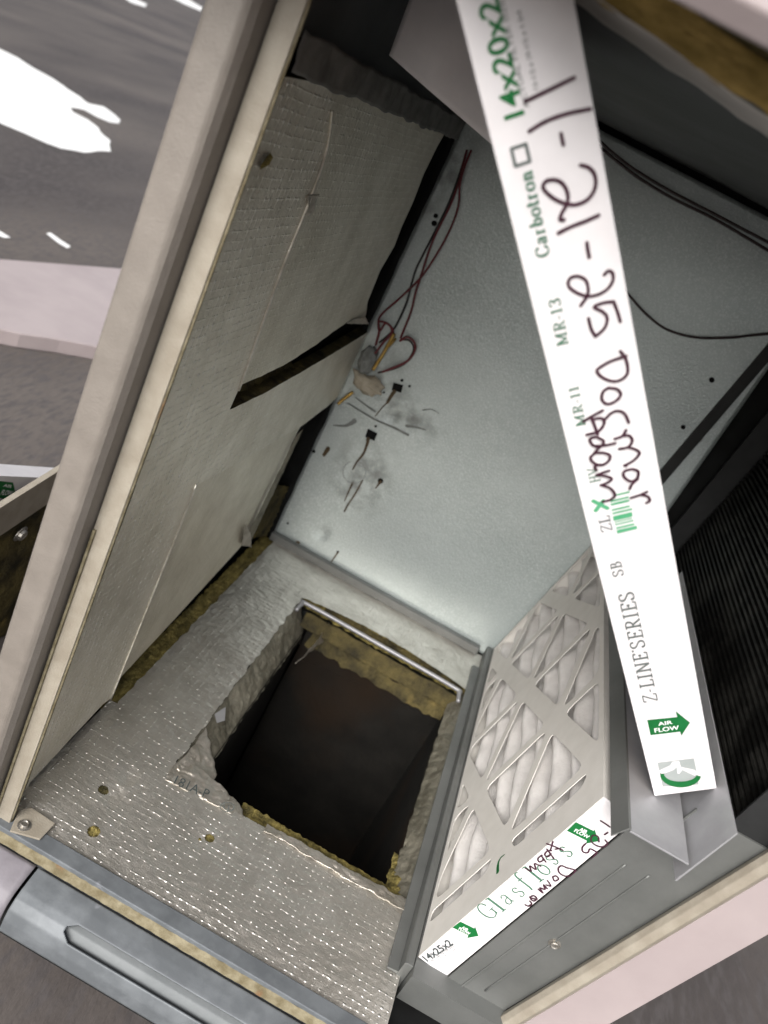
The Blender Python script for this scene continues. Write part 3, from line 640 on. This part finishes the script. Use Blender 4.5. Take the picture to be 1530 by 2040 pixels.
# ------------------------------------------------------------------ lettering tools
def textmesh(s, bold=0.):
    c = bpy.data.curves.new('t', 'FONT'); c.body = s; c.size = 1; c.offset = bold; c.resolution_u = 4
    o = bpy.data.objects.new('t', c); COL.objects.link(o)
    bpy.context.view_layer.update()
    me = bpy.data.meshes.new_from_object(o.evaluated_get(bpy.context.evaluated_depsgraph_get()))
    vs = [v.co.copy() for v in me.vertices]; fs = [tuple(p.vertices) for p in me.polygons]
    bpy.data.objects.remove(o); bpy.data.curves.remove(c); bpy.data.meshes.remove(me)
    return vs, fs
def layout(name, vs, fs, p0, p1, hpx, plane, n, mt, parent, lift=.0005, cap=None, flip=1):
    """fit flat lettering (baseline y=0) between photo points p0 and p1 on a plane; hpx = a photo point at cap height above p0"""
    n = Vector(n).normalized(); O = onplane(*p0, plane, n); X = onplane(*p1, plane, n)-O; Hh = onplane(*hpx, plane, n)-O
    xd = X.normalized(); yd = n.cross(xd)
    if yd.dot(Hh) < 0: yd = -yd
    h = Hh.dot(yd); sk = Hh.dot(xd)*0
    x0 = min(v.x for v in vs); x1 = max(v.x for v in vs)
    ch = cap or max(v.y for v in vs)
    out = [O + xd*((v.x-x0)/(x1-x0)*X.length) + yd*(v.y/ch*h) + n*(lift + (v.z if len(v) > 2 else 0)) for v in vs]
    o = mesh(name, out, fs, mt, parent)
    bm = bmesh.new(); bm.from_mesh(o.data)
    for f in bm.faces:
        f.normal_update()
        if f.normal.dot(n) < 0: f.normal_flip()
    bm.to_mesh(o.data); bm.free(); return o
sf = lambda x0, x1, y: [(x0, y), (x1, y)]
def el(cx_, cy_, rx, ry, a0=0, a1=360, k=14): return [(cx_+rx*math.cos(math.radians(a0+(a1-a0)*i/k)), cy_+ry*math.sin(math.radians(a0+(a1-a0)*i/k))) for i in range(k+1)]
GL = {
 'I': (.46, [[(.22,0),(.22,1)], sf(.04,.40,0), sf(.04,.40,1)]),
 'L': (.72, [[(.22,0),(.22,1)], sf(.04,.42,1), sf(.04,.66,0), [(.64,0),(.66,.22)]]),
 'E': (.74, [[(.22,0),(.22,1)], sf(.04,.62,1), [(.61,1),(.63,.80)], sf(.22,.48,.52), [(.48,.42),(.48,.62)], sf(.04,.66,0), [(.64,0),(.68,.22)]]),
 'N': (.94, [[(.20,0),(.20,1)], [(.20,1),(.74,0)], [(.74,0),(.74,1)], sf(.04,.34,0), sf(.04,.24,1), sf(.60,.88,1)]),
 'Z': (.72, [sf(.06,.62,1), [(.07,1),(.05,.8)], [(.62,1),(.06,0)], sf(.06,.64,0), [(.64,0),(.67,.22)]]),
 'S': (.66, [[(.52,.76),(.46,.94),(.30,1.0),(.12,.92),(.08,.76),(.16,.62),(.34,.50),(.50,.38),(.56,.22),(.48,.06),(.30,0),(.12,.06),(.06,.25)]]),
 'R': (.80, [[(.22,0),(.22,1)], sf(.04,.42,0), [(.05,1),(.40,1),(.58,.90),(.60,.74),(.52,.58),(.36,.51),(.22,.51)], [(.38,.51),(.68,0)], sf(.62,.80,0)]),
 'B': (.74, [[(.22,0),(.22,1)], [(.05,1),(.40,1),(.54,.90),(.54,.66),(.40,.53),(.22,.53)], [(.38,.53),(.60,.44),(.64,.22),(.52,.04),(.36,0),(.05,0)]]),
 'C': (.80, [[(.66,.72),(.58,.92),(.42,1.0),(.22,.94),(.08,.72),(.06,.5),(.08,.28),(.22,.06),(.42,0),(.60,.08),(.68,.28)]]),
 'G': (.90, [[(.66,.72),(.58,.92),(.42,1.0),(.22,.94),(.08,.72),(.06,.5),(.08,.28),(.22,.06),(.42,0),(.62,.08),(.68,.2)], [(.68,.05),(.68,.42)], sf(.50,.82,.42)]),
 'M': (1.1, [[(.18,0),(.18,1)], [(.20,1),(.52,.04)], [(.52,.04),(.86,1)], [(.88,0),(.88,1)], sf(.04,.32,0), sf(.72,1.04,0), sf(.04,.22,1), sf(.84,1.04,1)]),
 'H': (.92, [[(.22,0),(.22,1)], [(.70,0),(.70,1)], sf(.22,.70,.52), sf(.06,.38,0), sf(.06,.38,1), sf(.54,.86,0), sf(.54,.86,1)]),
 'V': (.80, [[(.12,1),(.42,0)], [(.42,0),(.70,1)], sf(.0,.26,1), sf(.58,.82,1)]),
 '1': (.52, [[(.26,0),(.26,1)], sf(.10,.42,0), [(.10,.86),(.26,1)]]),
 '3': (.62, [[(.08,.82),(.20,.98),(.40,.98),(.52,.82),(.44,.62),(.26,.54)], [(.26,.54),(.46,.46),(.54,.26),(.44,.04),(.22,0),(.06,.16)]]),
 '-': (.40, [[(.06,.36),(.32,.36)]]), "'": (.2, [[(.1,1),(.1,.86)]]), ' ': (.45, []),
 'a': (.62, [[(.10,.50),(.20,.62),(.36,.60),(.42,.48),(.42,.10),(.52,.0)], [(.42,.38),(.22,.32),(.08,.18),(.14,.02),(.28,0),(.42,.14)]]),
 'r': (.52, [[(.18,0),(.18,.62)], sf(.04,.34,0), [(.18,.42),(.28,.58),(.42,.60)], sf(.06,.18,.62)]),
 'b': (.66, [[(.18,0),(.18,1)], sf(.06,.18,1), el(.34,.31,.20,.31, 180, -180)]),
 'o': (.62, [el(.31,.31,.23,.31)]),
 't': (.42, [[(.18,.88),(.18,.1),(.26,0),(.38,.08)], sf(.04,.36,.62)]),
 'n': (.68, [[(.18,0),(.18,.62)], [(.18,.42),(.30,.60),(.44,.58),(.50,.44),(.50,0)], sf(.04,.32,0), sf(.38,.64,0), sf(.06,.18,.62)]),
 'l': (.36, [[(.18,0),(.18,1)], sf(.06,.30,0), sf(.06,.18,1)]),
 's': (.50, [[(.38,.48),(.32,.60),(.18,.62),(.08,.50),(.14,.38),(.30,.28),(.40,.14),(.30,.0),(.14,.0),(.06,.14)]]),
 'f': (.50, [[(.16,-.12),(.20,.1),(.22,.78),(.32,.98),(.46,.94)], sf(.08,.38,.62)]),
}
def serif(s, thick=.16, thin=.085, gap=.06, track=0.):
    vs, fs = [], []; x = 0.; kk = 0
    for ch in s:
        wd, sts = GL[ch]
        for st in sts:
            P = [Vector((a+x, b, 0)) for a, b in st]; P = catmull(P, 4) if len(P) > 3 else P
            base = len(vs); kk += 1
            for i, p in enumerate(P):
                t = (P[min(i+1, len(P)-1)]-P[max(i-1, 0)]).normalized(); q = Vector((-t.y, t.x, 0))
                wv_ = thin+(thick-thin)*abs(t.y)**1.5
                if len(P) == 2 and len(st) == 2 and abs(t.y) > .3 and t.x*t.y > .05: wv_ = thin*1.3
                vs += [p+q*wv_*.5+Vector((0,0,kk*.00001)), p-q*wv_*.5+Vector((0,0,kk*.00001))]
                if i: k = base+2*i; fs.append((k-2, k-1, k+1, k))
        x += wd+gap+track
    return vs, fs
def quadmark(name, polys, plane, n, mt, parent, lift=.0005):
    vs, fs = [], []; n = Vector(n).normalized()
    for i, pl in enumerate(polys):
        P = [onplane(*p, plane, n)+n*(lift+i*.00003) for p in pl]; b = len(vs)
        fs += [tuple(q+b for q in t) for t in tessellate_polygon([P])]; vs += P
    o = mesh(name, vs, fs, mt, parent)
    bm = bmesh.new(); bm.from_mesh(o.data)
    for f in bm.faces:
        f.normal_update()
        if f.normal.dot(n) < 0: f.normal_flip()
    bm.to_mesh(o.data); bm.free(); return o

# ---- print on the rack filter
E0, EN = FP(0,0), Vector((0,-1,0))
zg = lambda a, b: (820+a/3.558, 1600+b/3.558)
v, f = textmesh('14x25x2', .028); layout('size_print', v, f, zg(112,1122), zg(298,998), zg(80,1078), E0, EN, PRINTD, side, cap=.72)
v, f = textmesh('ACTUAL FILTER SIZE'); layout('small_print', v, f, zg(146,1126), zg(304,1012), zg(136,1110), E0, EN, PRINTG, side, cap=.72)
v, f = textmesh('13-1/2 x 24-1/2 x 1-3/4'); layout('small_print', v, f, zg(190,1118), zg(312,1038), zg(181,1104), E0, EN, PRINTG, side, cap=.72)
def airflow(poly, a0, a1, ah, f0, f1, fh, zf_, plane, n, parent):
    ar = quadmark('air_flow_arrow', [[zf_(*p) for p in poly]], plane, n, GREEN, parent, .0004)
    v, f = textmesh('AIR', .02); layout('arrow_lettering', v, f, zf_(*a0), zf_(*a1), zf_(*ah), plane, n, WHITEP, parent, .0007, cap=.72)
    v, f = textmesh('FLOW', .02); layout('arrow_lettering', v, f, zf_(*f0), zf_(*f1), zf_(*fh), plane, n, WHITEP, parent, .0007, cap=.72)
airflow([(345,838),(445,887),(450,872),(475,940),(395,955),(402,935),(290,880)], (352,884),(396,908),(366,868), (332,892),(408,932),(344,876), zg, E0, EN, side)
airflow([(1165,133),(1290,196),(1297,184),(1325,268),(1235,286),(1243,266),(1100,194)], (1187,190),(1238,215),(1203,170), (1150,198),(1250,250),(1166,178), zg, E0, EN, side)
for ch, p0, p1, hp in (('G',(560,830),(625,772),(452,742)),('l',(640,772),(672,745),(530,680)),('a',(686,722),(728,690),(576,640)),('s',(778,668),(808,634),(675,575)),('f',(832,610),(872,575),(716,510)),('l',(905,560),(938,535),(780,465)),('o',(950,520),(1000,476),(835,425)),('s',(1018,440),(1048,408),(905,350)),('s',(1112,386),(1150,352),(1000,290))):
    v, f = serif(ch, .09, .05); layout('brand_letter', v, f, zg(*p0), zg(*p1), zg(*hp), E0, EN, PRINT, side, cap=1.0)
INKS = [[(1340,122),(1372,142),(1406,166)], [(1368,220),(1390,205)], [(1372,258),(1388,284),(1352,306),(1304,294),(1272,262),(1284,226),(1320,232),(1328,270)], [(1236,282),(1210,310),(1216,342),(1250,346),(1266,320),(1314,344)], [(1314,344),(1276,396)],
 [(958,284),(1010,302),(1072,330)], [(1002,268),(984,332)], [(1018,322),(1056,318)], [(992,332),(962,336),(944,360),(964,376),(988,350)], [(960,322),(1008,388)], [(924,364),(896,388),(906,412),(934,396),(922,370),(952,412)], [(808,456),(848,478),(838,440),(882,466),(872,424),(916,442)],
 [(1098,452),(1164,470)], [(1164,470),(1140,502),(1090,512),(1050,490),(1040,458),(1062,438),(1098,452)], [(1000,518),(1014,546),(1042,532),(1024,510),(1000,518)], [(964,544),(988,582),(956,574)], [(898,604),(932,632),(910,594),(946,606),(936,572),(962,600)], [(838,662),(866,650),(888,670),(866,688),(844,668),(890,676)], [(806,714),(830,724),(852,706),(838,688)]]
ribbon('handwriting', [[zg(*p) for p in s] for s in INKS], .0021, E0, EN, INK, side, lift=.0009)
c2 = lambda a, b: (820+a/3.477, 1450+b/3.477)
ribbon('green_mark', [[c2(*p) for p in ((644,880),(616,905),(600,945),(598,1000))]], .006, FP(0,0), -FNn, GREEN, FL, taper=(.3,1))

# ------------------------------------------------------------------ leaning filter
ZA = at(1304,1586,2,0.4352+.0004); tA = (ZA-CAM).dot(FW)
ZD = (RT*.323+DN*.781+FW*.533).normalized()            # along the printed edge, towards its lower end
ZB = CAM + ray(1428,1571)*(tA*.9816)
ZW = (ZB-ZA); ZW -= ZD*ZW.dot(ZD); ZWl = ZW.length; ZW.normalize()
ZN = ZD.cross(ZW).normalized()
if ZN.dot(CAM-ZA) < 0: ZN = -ZN                          # out of the printed edge, to the viewer
ZL = empty('leaning_filter', ZA, 'white pleated air filter marked 14x20x2 leaning on the metal rack, handwritten 11-21-25 on its edge', 'air filter', 'pleated air filters')
def ZP(a, b, c=0.): return ZA - ZD*a + ZW*b - ZN*c       # a up the length, b across the edge, c away from the viewer
ZLEN, ZDEP = .835, .34
edge = plate('printed_edge', [ZP(0,0), ZP(ZLEN,0), ZP(ZLEN,ZWl), ZP(0,ZWl)], -ZN*.002, CARD, ZL, bw=.0006)
plate('end_card', [ZP(.0005,.0022,.0022), ZP(.0005,ZWl-.0022,.0022), ZP(.0005,ZWl-.0022,ZDEP), ZP(.0005,.0022,ZDEP)], -ZD*.002, CARD, ZL)
plate('end_card', [ZP(ZLEN-.003,.0022,.0022), ZP(ZLEN-.003,ZWl-.0022,.0022), ZP(ZLEN-.003,ZWl-.0022,ZDEP), ZP(ZLEN-.003,.0022,ZDEP)], -ZD*.002, CARD, ZL)
plate('back_card', [ZP(.003,.0022,ZDEP), ZP(ZLEN-.003,.0022,ZDEP), ZP(ZLEN-.003,ZWl-.0022,ZDEP), ZP(.003,ZWl-.0022,ZDEP)], -ZN*.002, CARDG, ZL)
for b, nm in ((.0, 'kraft_face'), (ZWl-.002, 'kraft_face')):
    plate(nm, [ZP(.003,b,.0022), ZP(ZLEN-.003,b,.0022), ZP(ZLEN-.003,b,ZDEP), ZP(.003,b,ZDEP)], ZW*.002, KRAFT if b == 0 else CARDG, ZL)
    hl = []
zs = lambda a, b: (880+a/3.643, b/3.643)
zm = lambda a, b: (1020+a/3.643, 520+b/3.643)
zb = lambda a, b: (1150+a/3.642, 1060+b/3.642)
v, f = textmesh('14x20x2', .02); layout('size_print', v, f, zs(598,828), zs(405,-28), zs(452,866), ZA, ZN, GREEN, edge, cap=.72)
v, f = textmesh('ACTUAL FILTER SIZE'); layout('small_print', v, f, zs(634,776), zs(448,-10), zs(596,784), ZA, ZN, PRINTG, edge, cap=.72)
v, f = textmesh('13-1/2 x 19-1/2 x 1-3/4'); layout('small_print', v, f, zs(702,640), zs(575,70), zs(666,648), ZA, ZN, PRINTG, edge, cap=.72)
sq = [(505,1080),(610,1045),(640,1170),(535,1205)]
ribbon('tick_box', [[zs(*sq[i]), zs(*sq[(i+1) % 4])] for i in range(4)], .0024, ZA, ZN, PRINTG, edge)
v, f = serif('Carbotron', .20, .10); layout('print', v, f, zs(784,1850), zs(650,1232), zs(692,1870), ZA, ZN, PRINT, edge, cap=1.0)
v, f = serif('MR-13'); layout('print', v, f, zm(408,600), zm(344,262), zm(330,614), ZA, ZN, PRINT, edge, cap=1.0)
v, f = serif('MR-11'); layout('print', v, f, zm(534,1188), zm(478,905), zm(468,1200), ZA, ZN, PRINT, edge, cap=1.0)
v, f = serif('HV'); layout('print', v, f, zm(642,1596), zm(618,1490), zm(570,1612), ZA, ZN, PRINT, edge, cap=1.0)
v, f = serif('ZL'); layout('print', v, f, zm(728,1952), zm(702,1840), zm(652,1966), ZA, ZN, PRINTG, edge, cap=1.0)
v, f = serif('SB'); layout('print', v, f, zb(338,312), zb(312,206), zb(262,322), ZA, ZN, PRINTG, edge, cap=1.0)
v, f = serif("Z-LINE' SERIES".replace("' ", "'"), .15, .08); layout('print', v, f, zb(582,1222), zb(402,424), zb(484,1234), ZA, ZN, PRINTG, edge, cap=1.0)
ribbon('check_mark', [[zm(590,1740), zm(692,1792)], [zm(608,1808), zm(662,1738)]], .0038, ZA, ZN, GREEN_L, edge)
bars = []
for y, hgt, x0, x1 in ((1690,12,755,852),(1736,12,712,845),(1758,16,715,848),(1800,12,722,852),(1824,12,728,870),(1850,30,733,870),(1876,6,740,872),(1890,6,744,868),(1906,8,748,880),(1930,12,754,885),(1950,24,760,905)):
    sl_ = -.235
    bars.append([zm(x0,y), zm(x1,y+sl_*(x1-x0)), zm(x1+3,y+hgt+sl_*(x1-x0)), zm(x0+3,y+hgt)])
quadmark('barcode', bars, ZA, ZN, GREEN_L, edge)
airflow([(508,1362),(725,1340),(715,1298),(818,1380),(755,1476),(746,1446),(532,1472)], (588,1402),(692,1387),(584,1376), (562,1450),(740,1428),(558,1420), zb, ZA, ZN, edge)
quadmark('logo_ground', [[zb(*p) for p in ((582,1672),(846,1640),(872,1760),(880,1830),(620,1845))]], ZA, ZN, LOGOG, edge, .0004)
quadmark('logo_cutout', [[zb(*p) for p in q] for q in ([(590,1728),(672,1690),(690,1662),(716,1660),(722,1700),(700,1722),(640,1745),(612,1752)], [(716,1660),(738,1658),(752,1700),(850,1722),(884,1752),(850,1764),(762,1722),(740,1750),(726,1748)])], ZA, ZN, CARD, edge, .0006)
arc = [zb(750+148*math.cos(math.radians(g)), 1756+92*math.sin(math.radians(g))) for g in range(8, 186, 8)]
arc += [zb(748+118*math.cos(math.radians(g)), 1752+54*math.sin(math.radians(g))) for g in range(184, 0, -8)]
quadmark('logo_swoosh', [arc], ZA, ZN, GREEN, edge, .0009)
H1 = [[(605,735),(700,688),(780,650),(960,562)], [(635,950),(750,880),(900,825),(1075,788)], [(865,968),(872,1005),(882,1046)],
 [(1008,1195),(1070,1215),(1112,1275),(1112,1360),(1062,1440),(980,1480),(900,1475),(820,1440),(752,1385),(735,1340),(770,1305),(840,1305),(890,1345),(915,1410),(908,1475),(870,1545),(858,1588),(886,1590)],
 [(845,1688),(940,1640),(1040,1602),(1138,1558)], [(1053,1758),(1060,1810),(1070,1862)]]
H2 = [[(668,97),(698,68),(730,85),(730,140),(690,200),(620,240),(540,250),(460,220),(410,175),(418,125),(470,105),(530,130),(552,190),(543,250),(498,318)],
 [(786,436),(765,365),(737,290)], [(737,290),(660,300),(595,330),(660,365),(690,410),(672,480),(605,542)], [(605,542),(575,490),(555,412)],
 [(785,650),(818,692),(838,760),(832,820),(782,860),(720,866),(650,836),(615,792),(640,765),(720,720),(828,684)],
 [(700,915),(660,945),(652,1000),(690,1032),(750,1012),(788,965),(762,925),(700,915)], [(672,1146),(718,1100),(770,1082),(818,1105),(846,1166)],
 [(826,1222),(800,1265),(745,1285)], [(800,1265),(850,1262),(872,1300),(840,1345),(778,1357)], [(838,1346),(892,1360),(924,1390),(880,1442),(815,1478)], [(815,1478),(828,1480)],
 [(870,1503),(814,1520),(812,1560),(860,1592),(906,1570),(914,1520),(870,1503)], [(912,1575),(870,1612),(853,1647)], [(978,1668),(930,1690),(862,1712)], [(930,1690),(982,1700),(998,1732),(974,1748)],
 [(518,1157),(585,1116),(657,1078)], [(575,1130),(600,1192),(620,1252)], [(620,1236),(540,1254)], [(592,1140),(650,1133),(668,1165),(645,1210),(612,1238)],
 [(604,1268),(563,1285),(588,1330),(640,1337),(664,1300),(620,1272)], [(588,1332),(660,1332),(748,1314)], [(640,1337),(598,1382)], [(604,1383),(568,1420),(598,1460),(650,1472),(700,1442),(708,1402),(662,1383),(604,1383)], [(640,1468),(600,1482),(610,1508)],
 [(702,1513),(655,1528),(612,1543)], [(612,1543),(680,1552),(722,1572),(690,1600),(643,1617)], [(643,1617),(712,1640),(745,1690),(712,1722),(655,1737)]]
ribbon('handwriting', [[zs(*p) for p in s] for s in H1], .0026, ZA, ZN, INK, edge, lift=.0009)
ribbon('handwriting', [[zm(*p) for p in s] for s in H2], .0024, ZA, ZN, INK, edge, lift=.0010)

# foil tape print on the floor
v, f = textmesh('181A-P'); layout('tape_print', v, f, (345,1562), (412,1592), (350,1543), Vector((0,0,.006)), (0,0,1), PRINTD, U, .0005, cap=.72)
ribbon('tape_emblem', [[(452+14*math.cos(g*.45), 1608+9*math.sin(g*.45)) for g in range(15)], [(446,1602),(447,1612),(454,1614),(456,1604)]], .0014, Vector((0,0,.006)), (0,0,1), PRINTG, U)

# ------------------------------------------------------------------ wiring on the back wall
z6 = lambda L: [(680+a/4.636, 260+b/4.636) for a, b in L]
def wire(name, px, r, mt, label, d=.008, y=None):
    P = [bp(x, yy, d + .004*math.sin(i*1.3)) for i, (x, yy) in enumerate(px)]
    o = tube(name, P, r, mt, None); tag(o, label, 'wire', 'loose wires on the back wall'); return o
wire('wire', z6([(1160,180),(1120,330),(1100,430),(1010,680),(900,900),(820,1080),(740,1330),(690,1480),(640,1680),(545,1920)]), .0022, RED, 'red wire hanging straight down the left side of the back wall', .006)
wire('wire', z6([(1200,180),(1140,330),(1095,500),(1080,700),(1010,900),(900,1110),(740,1350),(560,1530),(370,1700),(340,1790),(355,1850),(410,1780),(470,1830),(480,1900)]), .0021, RED, 'red wire curving across the others to a loop at the putty', .010)
wire('wire', z6([(1150,220),(1080,440),(970,720),(800,1060),(690,1280),(640,1450),(590,1620),(480,1840),(350,1960)]), .0021, BLACKW, 'dark wire running down behind the red wires on the back wall', .003)
wire('wire', z5([(1080,290),(1130,260),(1180,290),(1190,350),(1140,430),(1040,480),(950,515)]), .0024, RED, 'red wire loop sticking out to the right of the putty', .012)
wire('wire', z5([(1085,280),(1150,285),(1180,350),(1130,440),(1040,490),(920,520)]), .002, DWIRE, 'dark wire loop just inside the red loop beside the putty', .008)
wire('wire', z5([(905,320),(930,220),(930,150),(1000,170),(1020,230),(960,300),(900,380)]), .0024, RED, 'short red wire loop above the connector', .014)
wire('wire', [(1120,240),(1190,278),(1215,300),(1260,335),(1330,378),(1420,425),(1540,488)], .0026, DWIRE, 'upper dark wire sloping across the back wall right of the leaning filter', .02)
wire('wire', [(1120,252),(1190,290),(1225,318),(1275,356),(1340,395),(1430,440),(1545,508)], .0026, DWIRE, 'lower dark wire of the sloping pair right of the leaning filter', .014)
wire('wire', [(1130,440),(1170,500),(1225,555),(1255,590),(1290,628),(1330,657),(1385,672),(1450,673),(1500,668),(1545,664)], .0024, DWIRE, 'single dark red wire sagging across the right of the back wall', .01)
cn = empty('wire_connector', bp(750,690,.01), 'small brass tipped wire connector stuck in putty on the back wall', 'connector')
P = [bp(x, y, .012) for x, y in z5([(885,500),(960,380),(1040,235)])]; tube('brass_strip', P, .0038, BRASS, cn)
P = [bp(x, y, .016) for x, y in z5([(1000,330),(1050,270)])]; tube('yellow_wire', P, .0026, BRASS, cn)
P = [bp(x, y, .012) for x, y in z5([(630,745),(680,705),(740,660)])]; tube('brass_tip', P, .0036, BRASS, cn)
c = bp(*z5([(845,600)])[0], .004)
def lump(u, v):
    g = 2*math.pi*u; h = math.pi*v; d = Vector((math.sin(h)*math.cos(g), math.cos(h)*.5, math.sin(h)*math.sin(g)))
    r = .027*(1+.5*nz(d, 1.8, 2)+.22*nz(d, 5)); return c + Vector((d.x*r*1.25, d.y*r, d.z*r*.8))
grid('putty', lump, 40, 24, PUTTY, cn)
c = bp(*z5([(845,430)])[0], .004)
grid('connector_body', lambda u, v: (lambda d: c + Vector((d.x*.018, d.y*.014, d.z*.030))*(1+.35*nz(d, 3)))(Vector((math.sin(math.pi*v)*math.cos(6.2832*u), math.cos(math.pi*v), math.sin(math.pi*v)*math.sin(6.2832*u)))), 24, 16, GRIME, cn)

# ------------------------------------------------------------------ outside, left of the post
AX = -.27
AP = empty('access_panel', (AX-.02,.45,ROOFZ), 'removed beige access panel with dark dirty insulation standing on the roof left of the post', 'access panel')
p0, p1 = at(0,1012,0,AX), at(133,928,0,AX); d = (p1-p0); sl2 = d.z/d.y
ya, yb = p0.y-.10, p1.y+.25
zt = lambda y: p0.z + sl2*(y-p0.y)
hh = p0.z - at(24,1052,0,AX).z - sl2*(p0.y-at(24,1052,0,AX).y)
plate('panel_rim', [(AX,ya,zt(ya)),(AX,yb,zt(yb)),(AX,yb,zt(yb)-hh),(AX,ya,zt(ya)-hh)], (-.010,0,0), PAINT_L, AP, bw=.003)
tape('dirty_insulation', (AX-.006,ya,zt(ya)-hh*1.02), (AX-.006,ya,ROOFZ+.002), (AX-.006,yb,ROOFZ+.002), (AX-.006,yb,zt(yb)-hh*1.02), FIBER_D, .006, 30, 60, 22)
plate('panel_skin', [(AX-.045,ya,zt(ya)-hh),(AX-.045,yb,zt(yb)-hh),(AX-.045,yb,ROOFZ+.001),(AX-.045,ya,ROOFZ+.001)], (-.004,0,0), PAINT, AP)
bolt(at(40,1063,0,AX-.002), (1,0,-.2), .010, AP)
# a third filter box behind the panel
BX = -.335
BF = empty('spare_filter', (BX-.02,.5,ROOFZ), 'white filter box with a green arrow standing behind the removed access panel', 'air filter', 'pleated air filters')
k0, k1 = at(0,948,0,BX), at(95,952,0,BX); s3 = (k1.z-k0.z)/(k1.y-k0.y)
kz = lambda y: k0.z+s3*(y-k0.y)
bc = plate('printed_face', [(BX,k0.y-.2,kz(k0.y-.2)),(BX,k1.y+.25,kz(k1.y+.25)),(BX,k1.y+.25,ROOFZ+.001),(BX,k0.y-.2,ROOFZ+.001)], (-.045,0,0), CARD, BF)
z9 = lambda a, b: (a/3.71, 850+b/3.71)
airflow([(-55,395),(95,412),(112,488),(62,545),(38,552),(12,528),(-45,520)], (20,440),(80,452),(24,418), (0,500),(78,508),(4,462), z9, Vector((BX,0,0)), Vector((1,0,0)), bc)
# pale slab lying on the roof
sp = [rz(x, y, .05) for x, y in ((-260,495),(262,536),(214,694),(120,676),(40,664),(-260,600))]
o = plate('pale_sheet', sp, (0,0,-.049), PINK, None, bw=.004); tag(o, 'pale pinkish metal sheet lying on the roof beyond the post', 'metal sheet')
